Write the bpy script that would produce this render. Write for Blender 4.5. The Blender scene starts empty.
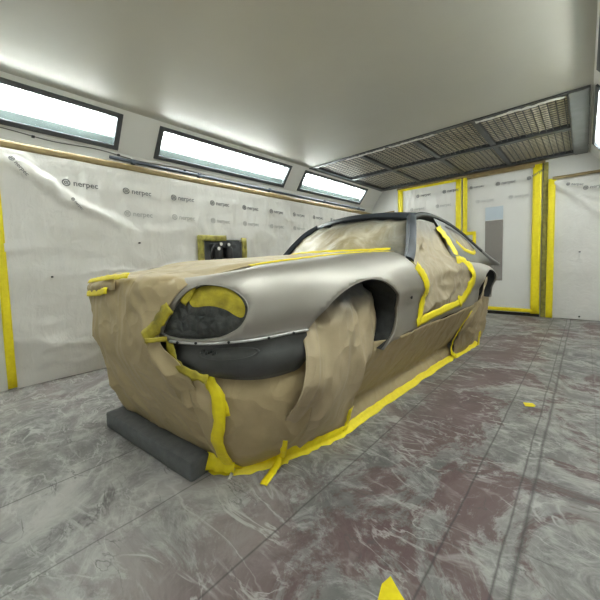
import bpy, bmesh, math, random
from mathutils import Vector, Matrix, noise
from mathutils.geometry import delaunay_2d_cdt
random.seed(7)
D = bpy.data
SC = bpy.context.scene
COL = SC.collection

# ---------------------------------------------------------------- camera
cam_d = D.cameras.new('camera'); cam = D.objects.new('camera', cam_d); COL.objects.link(cam)
cam_d.sensor_width = 36; cam_d.sensor_fit = 'HORIZONTAL'
cam_d.lens = 313.2994 / 600 * 36
cam_d.shift_y = -0.025
cam_d.clip_start = 0.02
CM = ((0.7404327767776039, 0.024272412036463298, -0.6716920076101391),
      (0.6715001158827029, -0.06998307840396728, 0.7376923227922471),
      (-0.029101502416949445, -0.9972528359202777, -0.06811669256533207))
m = Matrix.Identity(4)
for r in range(3):
    m[r][0] = CM[r][0]; m[r][1] = -CM[r][1]; m[r][2] = -CM[r][2]
m[2][3] = 1.1
cam.matrix_world = m
SC.camera = cam
SC.view_settings.view_transform = 'Standard'
SC.view_settings.look = 'None'
SC.view_settings.gamma = 1
SC.view_settings.use_curve_mapping = False
SC.view_settings.exposure = 0.0
# ---------------------------------------------------------------- world
w = D.worlds.new('world'); SC.world = w; w.use_nodes = True
w.node_tree.nodes['Background'].inputs[0].default_value = (0.5, 0.52, 0.55, 1)
w.node_tree.nodes['Background'].inputs[1].default_value = 0.05
TUBE = 62.0          # brightness of every lamp tube
TUBE_COL = (1.0, 0.985, 0.93)

# ---------------------------------------------------------------- materials
def newmat(name):
    m = D.materials.new(name); m.use_nodes = True
    nt = m.node_tree; b = nt.nodes['Principled BSDF']
    return m, nt, b
def N(nt, t, **k):
    n = nt.nodes.new(t)
    for a, v in k.items(): setattr(n, a, v)
    return n
def setin(n, **k):
    for a, v in k.items(): n.inputs[a.replace('_', ' ')].default_value = v
def rgba(c): return (c[0], c[1], c[2], 1)
def noise_tex(nt, scale, detail=5, rough=.6, dist=0, vec=None):
    n = N(nt, 'ShaderNodeTexNoise'); n.inputs['Scale'].default_value = scale
    n.inputs['Detail'].default_value = detail; n.inputs['Roughness'].default_value = rough
    n.inputs['Distortion'].default_value = dist
    if vec is None:
        tc = N(nt, 'ShaderNodeTexCoord'); vec = tc.outputs['Object']
    nt.links.new(vec, n.inputs['Vector'])
    return n
def ramp(nt, src, stops):
    r = N(nt, 'ShaderNodeValToRGB'); e = r.color_ramp.elements
    while len(e) < len(stops): e.new(0.5)
    for i, (p, c) in enumerate(stops):
        e[i].position = p; e[i].color = rgba(c) if len(c) == 3 else c
    nt.links.new(src, r.inputs[0]); return r
def mixc(nt, fac, a, b, mode='MIX'):
    n = N(nt, 'ShaderNodeMix', data_type='RGBA', blend_type=mode)
    for i, v in ((0, fac), (6, a), (7, b)):
        if hasattr(v, 'links'): nt.links.new(v, n.inputs[i])
        elif i == 0: n.inputs[0].default_value = v
        else: n.inputs[i].default_value = rgba(v)
    return n.outputs[2]
def math_(nt, op, a, b=None, clamp=False):
    n = N(nt, 'ShaderNodeMath', operation=op); n.use_clamp = clamp
    for i, v in ((0, a), (1, b)):
        if v is None: continue
        if hasattr(v, 'links'): nt.links.new(v, n.inputs[i])
        else: n.inputs[i].default_value = v
    return n.outputs[0]
def bump(nt, b, src, strength=.3, dist=.01):
    n = N(nt, 'ShaderNodeBump'); n.inputs['Strength'].default_value = strength; n.inputs['Distance'].default_value = dist
    nt.links.new(src, n.inputs['Height']); nt.links.new(n.outputs[0], b.inputs['Normal']); return n
def simple(name, col, rough=.5, metal=0, var=.12, scale=8, bmp=0, bscale=40):
    m, nt, b = newmat(name)
    n = noise_tex(nt, scale)
    lo = tuple(c * (1 - var) for c in col); hi = tuple(min(1, c * (1 + var)) for c in col)
    r = ramp(nt, n.outputs[0], [(.3, lo), (.7, hi)])
    nt.links.new(r.outputs[0], b.inputs['Base Color'])
    b.inputs['Roughness'].default_value = rough; b.inputs['Metallic'].default_value = metal
    if bmp:
        n2 = noise_tex(nt, bscale, 3); bump(nt, b, n2.outputs[0], bmp, .004)
    return m
def region(nt, axis_lo_hi):
    """soft 0..1 mask from object coordinates: list of (axis, from, to)"""
    tc = N(nt, 'ShaderNodeTexCoord'); s = N(nt, 'ShaderNodeSeparateXYZ'); nt.links.new(tc.outputs['Object'], s.inputs[0])
    out = None
    for ax, a, b_ in axis_lo_hi:
        mr = N(nt, 'ShaderNodeMapRange'); mr.inputs[1].default_value = a; mr.inputs[2].default_value = b_
        nt.links.new(s.outputs[ax], mr.inputs[0])
        out = mr.outputs[0] if out is None else math_(nt, 'MULTIPLY', out, mr.outputs[0])
    return out

def mat_paper(name, col, spray=None, spray_mask=None, grad=None):
    m, nt, b = newmat(name)
    n = noise_tex(nt, 5, 6, .6)
    c = ramp(nt, n.outputs[0], [(.3, tuple(x * .9 for x in col)), (.7, tuple(min(1, x * 1.08) for x in col))]).outputs[0]
    if spray:
        n2 = noise_tex(nt, 9, 3, .5)
        reg = region(nt, spray_mask)
        f = math_(nt, 'ADD', reg, math_(nt, 'MULTIPLY', math_(nt, 'SUBTRACT', n2.outputs[0], .5), .9))
        f = math_(nt, 'MULTIPLY', math_(nt, 'MAXIMUM', f, 0.0, True), reg, True)
        c = mixc(nt, f, c, spray)
    nt.links.new(c, b.inputs['Base Color'])
    b.inputs['Roughness'].default_value = .55
    v = N(nt, 'ShaderNodeTexVoronoi', feature='F1'); v.inputs['Scale'].default_value = 5
    tc = N(nt, 'ShaderNodeTexCoord'); nd = noise_tex(nt, 2.5, 2, .5)
    mp = N(nt, 'ShaderNodeMapping'); mp.inputs['Scale'].default_value = (1, 1, .55); nt.links.new(tc.outputs['Object'], mp.inputs[0])
    vm = N(nt, 'ShaderNodeVectorMath', operation='ADD'); nt.links.new(mp.outputs[0], vm.inputs[0]); nt.links.new(nd.outputs['Color'], vm.inputs[1])
    nt.links.new(vm.outputs[0], v.inputs['Vector'])
    n4 = noise_tex(nt, 14, 3, .5)
    bump(nt, b, math_(nt, 'ADD', v.outputs[0], math_(nt, 'MULTIPLY', n4.outputs[0], .12)), .42, .05)
    return m
KRAFT = (.47, .375, .215)
M_hoodpaper = mat_paper('kraft_paper_light', (.49, .395, .25))
M_skirt = mat_paper('kraft_paper', KRAFT)
M_wheelpaper = mat_paper('kraft_paper_sprayed', (.52, .425, .275), (.12, .125, .13), [(2, .74, .9)])
M_doorpaper = mat_paper('kraft_paper_door', (.43, .36, .245), (.30, .28, .245), [(2, 1.22, 1.4)])
M_rearpaper = mat_paper('kraft_paper_rear', (.45, .365, .225), (.2, .19, .17), [(2, .84, .98)])
def mat_tape():
    m, nt, b = newmat('yellow_masking_tape')
    n = noise_tex(nt, 30, 4)
    r = ramp(nt, n.outputs[0], [(.3, (.84, .68, .008)), (.7, (.95, .80, .012))])
    nt.links.new(r.outputs[0], b.inputs['Base Color']); b.inputs['Roughness'].default_value = .5
    n2 = noise_tex(nt, 60, 3); bump(nt, b, n2.outputs[0], .4, .004)
    return m
M_tape = mat_tape()
M_tape_sprayed = simple('sprayed_yellow_tape', (.40, .33, .02), .5, 0, .45, 14, .4, 50)
M_tape_dark = simple('overspray_tape', (.30, .27, .055), .6, 0, .5, 16, .4, 50)
M_tape_ochre = simple('ochre_tape', (.25, .185, .08), .5, 0, .15, 12)
def mat_body():
    m, nt, b = newmat('silver_paint')
    n = noise_tex(nt, 2.2, 4, .5)
    c = ramp(nt, n.outputs[0], [(.3, (.42, .40, .36)), (.7, (.49, .465, .425))]).outputs[0]
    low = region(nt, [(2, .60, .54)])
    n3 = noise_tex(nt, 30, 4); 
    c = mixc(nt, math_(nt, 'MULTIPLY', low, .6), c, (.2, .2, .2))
    nt.links.new(c, b.inputs['Base Color'])
    b.inputs['Metallic'].default_value = .75; b.inputs['Roughness'].default_value = .50
    n2 = noise_tex(nt, 260, 2); bump(nt, b, n2.outputs[0], .05, .001)
    return m
M_body = mat_body()
M_primer = simple('dark_primer', (.030, .038, .050), .45, .1, .25, 5)
M_rail = simple('dark_rail', (.035, .038, .04), .5, 0, .2, 8)
M_valance = simple('valance_paint', (.085, .088, .088), .42, .35, .3, 4)
M_trim = simple('bare_metal_lip', (.62, .62, .62), .35, .6, .2, 20)
M_liner = simple('wheel_arch_liner', (.035, .038, .038), .75, 0, .4, 14, .4, 30)
M_rubber = simple('tyre_rubber', (.02, .02, .02), .8, 0, .2, 20, .3, 60)
M_cshade = simple('grey_primer', (.31, .315, .31), .42, .4, .12, 4)
def mat_film(name='wall_film', clear=.15):
    m, nt, b = newmat(name)
    n = noise_tex(nt, 1.7, 6, .6)
    c = ramp(nt, n.outputs[0], [(.3, (.84, .825, .79)), (.7, (.91, .90, .87))]).outputs[0]
    nt.links.new(c, b.inputs['Base Color'])
    b.inputs['Roughness'].default_value = .32; b.inputs['IOR'].default_value = 1.45
    wv = noise_tex(nt, 6, 5, .6, 1.2)
    tc = N(nt, 'ShaderNodeTexCoord'); mp = N(nt, 'ShaderNodeMapping'); mp.inputs['Scale'].default_value = (6, 6, 1.6)
    nt.links.new(tc.outputs['Object'], mp.inputs[0])
    n2 = noise_tex(nt, 2.2, 4, .55, .5, mp.outputs[0])
    s = math_(nt, 'ADD', math_(nt, 'MULTIPLY', n2.outputs[0], .8), wv.outputs[0])
    bump(nt, b, s, .42, .03)
    tr = N(nt, 'ShaderNodeBsdfTransparent'); mx = N(nt, 'ShaderNodeMixShader'); mx.inputs[0].default_value = clear
    nt.links.new(b.outputs[0], mx.inputs[1]); nt.links.new(tr.outputs[0], mx.inputs[2])
    nt.links.new(mx.outputs[0], nt.nodes['Material Output'].inputs[0])
    return m
M_film = mat_film(); M_filmclear = mat_film('clear_film', .80)
M_wall = simple('white_panel', (.72, .72, .69), .45, 0, .03, 2)
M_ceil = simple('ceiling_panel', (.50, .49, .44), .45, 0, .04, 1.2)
M_lampframe = simple('lamp_frame', (.085, .095, .105), .5, .3, .1, 10)
M_reflector = simple('lamp_reflector', (.72, .80, .82), .35, .1, .03, 4)
M_dimband = simple('painted_dim_band', (.42, .50, .50), .5, 0, .1, 6)  # greyer colour stands in for the dimmer lower third of the lit reflector
M_black = simple('black_plastic', (.02, .022, .025), .45, 0, .3, 10)
M_darkbox = simple('dark_box', (.045, .05, .055), .4, .3, .4, 12)
M_gauge = simple('gauge_face', (.8, .8, .8), .3, 0, .03, 4)
M_pipe = simple('blue_grey_pipe', (.10, .12, .15), .45, .3, .1, 9)
M_cable = simple('grey_cable', (.16, .155, .15), .5, 0, .1, 9)
M_galv = simple('galvanised_steel', (.15, .16, .155), .5, .3, .18, 5)
M_frame_d = simple('dark_steel_beam', (.065, .07, .075), .4, .4, .25, 6)
M_foam = simple('grey_foam', (.105, .112, .115), .85, 0, .18, 18, .6, 140)
M_ink = simple('faded_ink', (.13, .135, .14), .6, 0, .25, 30)
M_ink2 = simple('pale_ink', (.44, .44, .43), .6, 0, .12, 30)
M_brown = simple('brown_window_board', (.15, .13, .112), .5, 0, .2, 9)
M_blue = simple('pale_blue_glass', (.55, .66, .76), .2, 0, .05, 4)
M_gap = simple('dark_gap', (.03, .03, .028), .8, 0, .2, 8)
M_white = simple('white_paint', (.82, .82, .79), .45, 0, .04, 4)
M_whitetorn = simple('torn_white_tape', (.78, .78, .74), .6, 0, .1, 20)
def mat_tube():
    m, nt, b = newmat('lamp_tube')
    b.inputs['Base Color'].default_value = (.9, .9, .9, 1)
    b.inputs['Emission Color'].default_value = rgba(TUBE_COL); b.inputs['Emission Strength'].default_value = TUBE
    return m
M_tube = mat_tube()
def mat_pane():
    m, nt, b = newmat('lamp_glass')
    b.inputs['Base Color'].default_value = (.9, .95, .95, 1); b.inputs['Roughness'].default_value = .08
    tr = N(nt, 'ShaderNodeBsdfTransparent'); tr.inputs[0].default_value = (.96, .98, .98, 1)
    mx = N(nt, 'ShaderNodeMixShader'); mx.inputs[0].default_value = .93
    nt.links.new(b.outputs[0], mx.inputs[1]); nt.links.new(tr.outputs[0], mx.inputs[2])
    nt.links.new(mx.outputs[0], nt.nodes['Material Output'].inputs[0]); return m
M_pane = mat_pane()
def mat_filter():
    m, nt, b = newmat('pleated_filter')
    tc = N(nt, 'ShaderNodeTexCoord')
    wv = N(nt, 'ShaderNodeTexWave', bands_direction='X'); wv.inputs['Scale'].default_value = 5.5; wv.inputs['Distortion'].default_value = 3; wv.inputs['Detail'].default_value = 3
    nt.links.new(tc.outputs['Object'], wv.inputs['Vector'])
    n = noise_tex(nt, 7, 5, .6, .6)
    f = math_(nt, 'ADD', math_(nt, 'MULTIPLY', wv.outputs[0], .25), math_(nt, 'MULTIPLY', n.outputs[0], .5))
    c = ramp(nt, f, [(.2, (.55, .50, .40)), (.6, (.88, .82, .68))]).outputs[0]
    nt.links.new(c, b.inputs['Base Color']); b.inputs['Roughness'].default_value = .8
    bump(nt, b, f, .15, .02); return m
M_filter = mat_filter()
def mat_headfilm():
    m, nt, b = newmat('sprayed_film')
    n = noise_tex(nt, 14, 6, .7)
    c = ramp(nt, n.outputs[0], [(.35, (.035, .04, .042)), (.7, (.115, .12, .115))]).outputs[0]
    nt.links.new(c, b.inputs['Base Color']); b.inputs['Roughness'].default_value = .28; b.inputs['Metallic'].default_value = .3
    v = N(nt, 'ShaderNodeTexVoronoi', feature='DISTANCE_TO_EDGE'); v.inputs['Scale'].default_value = 20
    tc = N(nt, 'ShaderNodeTexCoord'); nt.links.new(tc.outputs['Object'], v.inputs['Vector'])
    bump(nt, b, math_(nt, 'ADD', v.outputs[0], math_(nt, 'MULTIPLY', n.outputs[0], .3)), .6, .02); return m
M_headfilm = mat_headfilm()
def mat_windshield():
    m, nt, b = newmat('windscreen_paper')
    n = noise_tex(nt, 3.2, 4, .6, .8)
    c = ramp(nt, n.outputs[0], [(.36, (.38, .31, .17)), (.5, (.50, .43, .28)), (.62, (.70, .65, .52))]).outputs[0]
    e = region(nt, [(2, 1.34, 1.50)])
    e2 = region(nt, [(0, .30, .60)])
    n2 = noise_tex(nt, 6, 3)
    f = math_(nt, 'MAXIMUM', e, e2)
    f = math_(nt, 'MULTIPLY', f, math_(nt, 'ADD', n2.outputs[0], .35), True)
    c = mixc(nt, f, c, (.14, .145, .14))
    nt.links.new(c, b.inputs['Base Color']); b.inputs['Roughness'].default_value = .38
    bump(nt, b, n.outputs[0], .5, .04); return m
M_wspaper = mat_windshield()
def mat_floor():
    m, nt, b = newmat('floor_sheet')
    tc = N(nt, 'ShaderNodeTexCoord'); s = N(nt, 'ShaderNodeSeparateXYZ'); nt.links.new(tc.outputs['Object'], s.inputs[0])
    n1 = noise_tex(nt, 1.3, 8, .68, .8)
    base = ramp(nt, n1.outputs[0], [(.34, (.105, .105, .105)), (.5, (.20, .195, .19)), (.64, (.42, .41, .395))]).outputs[0]
    n2 = noise_tex(nt, 5, 10, .78, 1.6)
    base = mixc(nt, math_(nt, 'MULTIPLY', ramp(nt, n2.outputs[0], [(.47, (0, 0, 0)), (.64, (1, 1, 1))]).outputs[0], .75), base, (.46, .455, .44))
    # dried burgundy paint, worn through in patches
    nr = noise_tex(nt, 1.25, 10, .78, .9)
    mr = N(nt, 'ShaderNodeMapRange'); mr.inputs[1].default_value = -1.7; mr.inputs[2].default_value = -.6; nt.links.new(s.outputs[0], mr.inputs[0])
    mr2 = N(nt, 'ShaderNodeMapRange'); mr2.inputs[1].default_value = -2.2; mr2.inputs[2].default_value = -3.4; nt.links.new(s.outputs[0], mr2.inputs[0])
    zone = math_(nt, 'MAXIMUM', mr.outputs[0], math_(nt, 'MULTIPLY', mr2.outputs[0], .5))
    ba = N(nt, 'ShaderNodeMapRange', interpolation_type='SMOOTHSTEP'); ba.inputs[1].default_value = .55; ba.inputs[2].default_value = .1
    nt.links.new(math_(nt, 'ABSOLUTE', math_(nt, 'ADD', s.outputs[0], .72)), ba.inputs[0])
    red = ramp(nt, math_(nt, 'ADD', nr.outputs[0], math_(nt, 'MULTIPLY', ba.outputs[0], .065)), [(.515, (0, 0, 0)), (.56, (1, 1, 1))]).outputs[0]
    red = math_(nt, 'MULTIPLY', math_(nt, 'MULTIPLY', red, zone), .8)
    base = mixc(nt, red, base, (.105, .048, .052))
    # scratches: thin lines where two stretched noises cross a level
    for k, (sc, rot, di, col, w_) in enumerate([(1.6, .5, .9, (.50, .495, .48), .012), (3.2, 1.7, .8, (.48, .475, .46), .014), (1.1, 2.6, 1.0, (.52, .515, .50), .007), (2.0, .1, .8, (.09, .085, .085), .006)]):
        mp = N(nt, 'ShaderNodeMapping'); mp.inputs['Rotation'].default_value = (0, 0, rot); mp.inputs['Scale'].default_value = (1, 2.4, 1)
        mp.inputs['Location'].default_value = (k * 3.1, k * 1.7, 0)
        nt.links.new(tc.outputs['Object'], mp.inputs[0])
        nn = noise_tex(nt, sc, 5, .55, di, mp.outputs[0])
        d = math_(nt, 'ABSOLUTE', math_(nt, 'SUBTRACT', nn.outputs[0], .5))
        l = math_(nt, 'SUBTRACT', 1.0, math_(nt, 'DIVIDE', d, w_ * 2), True)
        msk = noise_tex(nt, 2.2 + k, 3, .5)
        l = math_(nt, 'MULTIPLY', l, ramp(nt, msk.outputs[0], [(.48, (0, 0, 0)), (.62, (1, 1, 1))]).outputs[0])
        base = mixc(nt, math_(nt, 'MULTIPLY', l, .8), base, col)
    # plate seams along the room
    for x, wd, st in ((-3.3, .006, .4), (-2.0, .007, .75), (-1.44, .006, .65), (-.92, .007, .75), (-.385, .007, .8), (-.205, .007, .75), (-.155, .012, .75), (.08, .006, .3)):
        nj = noise_tex(nt, 3, 3); jx = math_(nt, 'MULTIPLY', math_(nt, 'SUBTRACT', nj.outputs[0], .5), .018)
        d = math_(nt, 'ABSOLUTE', math_(nt, 'SUBTRACT', math_(nt, 'ADD', s.outputs[0], jx), x))
        l = math_(nt, 'SUBTRACT', 1.0, math_(nt, 'DIVIDE', d, wd), True)
        base = mixc(nt, math_(nt, 'MULTIPLY', l, st), base, (.05, .045, .045))
    nt.links.new(base, b.inputs['Base Color'])
    rr = ramp(nt, n2.outputs[0], [(.3, (.42, .42, .42)), (.7, (.62, .62, .62))])
    nt.links.new(rr.outputs[0], b.inputs['Roughness'])
    bump(nt, b, n2.outputs[0], .12, .01)
    return m
M_floor = mat_floor()

# ---------------------------------------------------------------- mesh helpers
def obj(name, bm, mat, parent=None, smooth=False, loc=None, angle=None):
    me = D.meshes.new(name); bm.to_mesh(me); bm.free()
    me.materials.append(mat)
    if smooth:
        for p in me.polygons: p.use_smooth = True
        if angle: me.set_sharp_from_angle(angle=math.radians(angle))
    o = D.objects.new(name, me); COL.objects.link(o)
    if parent: o.parent = parent
    if loc: o.location = loc
    return o
def tag(o, label=None, cat=None, group=None, kind=None):
    if label: o['label'] = label
    if cat: o['category'] = cat
    if group: o['group'] = group
    if kind: o['kind'] = kind
    return o
def empty(name, loc=(0, 0, 0), rz=0):
    o = D.objects.new(name, None); COL.objects.link(o); o.location = loc; o.rotation_euler = (0, 0, rz); o.empty_display_size = .1
    return o
def box(bm, a, b_, bev=0):
    (x0, y0, z0), (x1, y1, z1) = a, b_
    vs = [bm.verts.new(p) for p in ((x0, y0, z0), (x1, y0, z0), (x1, y1, z0), (x0, y1, z0), (x0, y0, z1), (x1, y0, z1), (x1, y1, z1), (x0, y1, z1))]
    fs = [bm.faces.new([vs[i] for i in f]) for f in ((3, 2, 1, 0), (4, 5, 6, 7), (0, 1, 5, 4), (1, 2, 6, 5), (2, 3, 7, 6), (3, 0, 4, 7))]
    if bev:
        es = list({e for f in fs for e in f.edges})
        bmesh.ops.bevel(bm, geom=es, offset=bev, segments=2, profile=.5, affect='EDGES')
    return vs
def bx(a, b_, bev=0):
    bm = bmesh.new(); box(bm, a, b_, bev); return bm
def catmull(P, n=8):
    P = [Vector(p) for p in P]
    if len(P) < 3: return [P[0].lerp(P[-1], k / n) for k in range(n + 1)]
    Q = [2 * P[0] - P[1]] + P + [2 * P[-1] - P[-2]]; o = []
    for i in range(1, len(Q) - 2):
        a, b_, c, d = Q[i - 1:i + 3]
        for k in range(n):
            t = k / n; o.append(.5 * ((2 * b_) + (-a + c) * t + (2 * a - 5 * b_ + 4 * c - d) * t * t + (-a + 3 * b_ - 3 * c + d) * t ** 3))
    o.append(P[-1]); return o
def tube(bm, pts, r, seg=8, caps=True):
    rings = []; prev = None
    for i, p in enumerate(pts):
        t = (pts[min(i + 1, len(pts) - 1)] - pts[max(i - 1, 0)]).normalized()
        up = Vector((0, 0, 1)) if abs(t.z) < .9 else Vector((1, 0, 0))
        if prev is None: n = t.cross(up).normalized()
        else: n = (prev - t * prev.dot(t)).normalized()
        prev = n; q = t.cross(n)
        rr = r[i] if isinstance(r, (list, tuple)) else r
        rings.append([bm.verts.new(p + (n * math.cos(2 * math.pi * k / seg) + q * math.sin(2 * math.pi * k / seg)) * rr) for k in range(seg)])
    for a, b_ in zip(rings, rings[1:]):
        for k in range(seg): bm.faces.new((a[k], a[(k + 1) % seg], b_[(k + 1) % seg], b_[k]))
    if caps: bm.faces.new(rings[0][::-1]); bm.faces.new(rings[-1])
def sweep(bm, pts, prof, refs):
    """sweep a closed 2-D profile (a along ref, b across) along pts; refs: outward vector per point"""
    rings = []
    for i, p in enumerate(pts):
        t = (pts[min(i + 1, len(pts) - 1)] - pts[max(i - 1, 0)]).normalized()
        n = refs[i]; n = (n - t * n.dot(t)).normalized(); q = t.cross(n)
        rings.append([bm.verts.new(p + n * a + q * b_) for a, b_ in prof])
    k = len(prof)
    for a, b_ in zip(rings, rings[1:]):
        for j in range(k): bm.faces.new((a[j], a[(j + 1) % k], b_[(j + 1) % k], b_[j]))
    bm.faces.new(rings[0][::-1]); bm.faces.new(rings[-1])
def solid(o, t, off=1.0):
    s = o.modifiers.new('thickness', 'SOLIDIFY'); s.thickness = t; s.offset = off; return o
def tape(pts, width, nrm, parent, mat=None, name='tape_strip', jit=.12, lift=.004, n=6, lw=None):
    """a strip of tape stuck along pts; nrm = surface normal (one, or one per control point)"""
    C = catmull(pts, n)
    if isinstance(nrm, (list, tuple)) and isinstance(nrm[0], (list, tuple, Vector)): NN = catmull(nrm, n)
    else: NN = [Vector(nrm)] * len(C)
    bm = bmesh.new(); rows = []; sd = random.random() * 50
    for i, p in enumerate(C):
        t = (C[min(i + 1, len(C) - 1)] - C[max(i - 1, 0)]).normalized()
        q = t.cross(NN[i].normalized()).normalized(); nn = q.cross(t).normalized()
        if nn.dot(NN[i]) < 0: nn = -nn
        wl = width * .5 * (1 + jit * 2 * noise.noise(Vector((i * .45 + sd, 0, 0)))); wr = width * .5 * (1 + jit * 2 * noise.noise(Vector((i * .45 + sd, 9, 0))))
        off = lift * (1 + .5 * noise.noise(Vector((i * .8 + sd, 3, 0))))
        rows.append([bm.verts.new(p + nn * (off + cc) + q * s) for s, cc in ((-wl, -.001), (-wl * .4, .001), (wr * .4, .001), (wr, -.001))])
    for a, b_ in zip(rows, rows[1:]):
        for j in range(3): bm.faces.new((a[j], a[j + 1], b_[j + 1], b_[j]))
    bmesh.ops.recalc_face_normals(bm, faces=bm.faces)
    o = obj(name, bm, mat or M_tape, parent, True)
    solid(o, .0015, 0); return o
def ridged(p, f, seed=0.0):
    """crumpled-paper height: sharp creases between flat facets"""
    q = Vector(p) * f + Vector((seed, seed * 1.7, -seed))
    d, _ = noise.voronoi(q, distance_metric='DISTANCE')
    return min(1.0, (d[1] - d[0]) * 1.3) - .35
def crease(p, f, st=(1, 1, 1), seed=0.0):
    """long sharp folds with flat faces between them"""
    q = Vector((p[0] * st[0], p[1] * st[1], p[2] * st[2])) * f + Vector((seed * 3.1, seed, -seed * 2))
    return 1 - 3.2 * abs(noise.noise(q))
def interp_grid(G, nu, nv):
    """G[row][col] control points -> smooth (nv+1)x(nu+1) grid"""
    rows = [catmull(r, max(1, nu // (len(r) - 1))) for r in G]
    cols = list(zip(*rows))
    cc = [catmull(list(c), max(1, nv // (len(c) - 1))) for c in cols]
    return [list(r) for r in zip(*cc)]
def sheet(name, G, nu, nv, mat, parent=None, disp=None, loc=None, th=.003):
    P = interp_grid(G, nu, nv); R, Cn = len(P), len(P[0]); bm = bmesh.new(); V = []
    for i in range(R):
        row = []
        for j in range(Cn):
            p = P[i][j]
            if disp:
                du = P[i][min(j + 1, Cn - 1)] - P[i][max(j - 1, 0)]; dv = P[min(i + 1, R - 1)][j] - P[max(i - 1, 0)][j]
                n = du.cross(dv)
                if n.length > 1e-9: n = -n.normalized()
                p = p + n * disp(p, j / (Cn - 1), i / (R - 1))
            row.append(bm.verts.new(p))
        V.append(row)
    for i in range(R - 1):
        for j in range(Cn - 1): bm.faces.new((V[i][j], V[i][j + 1], V[i + 1][j + 1], V[i + 1][j]))
    o = obj(name, bm, mat, parent, True, loc)
    if th: solid(o, th, 0)
    return o, P
def copy_tree(o, parent=None):
    c = o.copy(); COL.objects.link(c)
    if parent: c.parent = parent
    for ch in o.children: copy_tree(ch, c)
    return c

# ================================================================ ROOM
XL, XR, YB, YF, ZC = -3.98, .30, 7.17, -1.6, 2.80
CH = .28; CZ = 2.42       # chamfer: wall top z, inset at ceiling
def struct(name, bm, mat, **k): return tag(obj(name, bm, mat, **k), kind='structure')
struct('floor', bx((XL - .1, YF - .1, -.1), (XR + .1, YB + .1, 0)), M_floor)
VX0, VX1, VY0, VY1 = -3.72, .0, 4.40, 7.10
bm = bmesh.new()
for a, b_ in (((XL + CH - .02, YF, ZC), (XR - CH + .02, VY0, ZC + .05)), ((XL + CH - .02, VY1, ZC), (XR - CH + .02, YB, ZC + .05)), ((XL + CH - .02, VY0, ZC), (VX0, VY1, ZC + .05)), ((VX1, VY0, ZC), (XR - CH + .02, VY1, ZC + .05))): box(bm, a, b_)
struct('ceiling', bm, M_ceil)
FIX = [(-.95, 1.34), (1.74, 3.98), (4.33, 6.50)]
T0, T1 = .07, .90          # lamp extents across the chamfer
def chamfer(side):
    """sloped panel between wall and ceiling with openings for the lamps"""
    xw = XL if side < 0 else XR; d = 1 if side < 0 else -1
    A = Vector((xw, 0, CZ)); B = Vector((xw + d * CH, 0, ZC)); ax = B - A; nrm = Vector((d * ax.z, 0, -abs(ax.x))).normalized()
    def P(t, y, h=0): q = A + ax * t + nrm * h; q.y = y; return q
    bm = bmesh.new()
    def slab(t0, t1, y0, y1):
        vs = [bm.verts.new(P(t, y, h)) for h in (-.03, 0) for t, y in ((t0, y0), (t1, y0), (t1, y1), (t0, y1))]
        for f in ((0, 1, 2, 3), (7, 6, 5, 4), (0, 4, 5, 1), (1, 5, 6, 2), (2, 6, 7, 3), (3, 7, 4, 0)): bm.faces.new([vs[i] for i in f])
    slab(0, T0 + .03, YF, YB); slab(T1 - .03, 1, YF, YB)
    ys = [YF] + [v for f in FIX for v in (f[0] + .03, f[1] - .03)] + [YB]
    for a, b_ in zip(ys[0::2], ys[1::2]): slab(T0 + .03, T1 - .03, a, b_)
    bmesh.ops.recalc_face_normals(bm, faces=bm.faces)
    return bm, P, ax.length
bl, PL_, CLEN = chamfer(-1); brr, PR_, _ = chamfer(1)
struct('trim_1', bl, M_wall); struct('trim_2', brr, M_wall)
struct('wall_left', bx((XL - .1, YF, 0), (XL, YB, CZ)), M_wall)
struct('wall_right', bx((XR, YF, 0), (XR + .1, YB, CZ)), M_wall)
struct('wall_front', bx((XL - .1, YF - .1, 0), (XR + .1, YF, ZC + .05)), M_wall)
struct('wall_back', bx((XL - .1, YB, 0), (XR + .1, YB + .1, ZC + .3)), M_wall)

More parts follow.
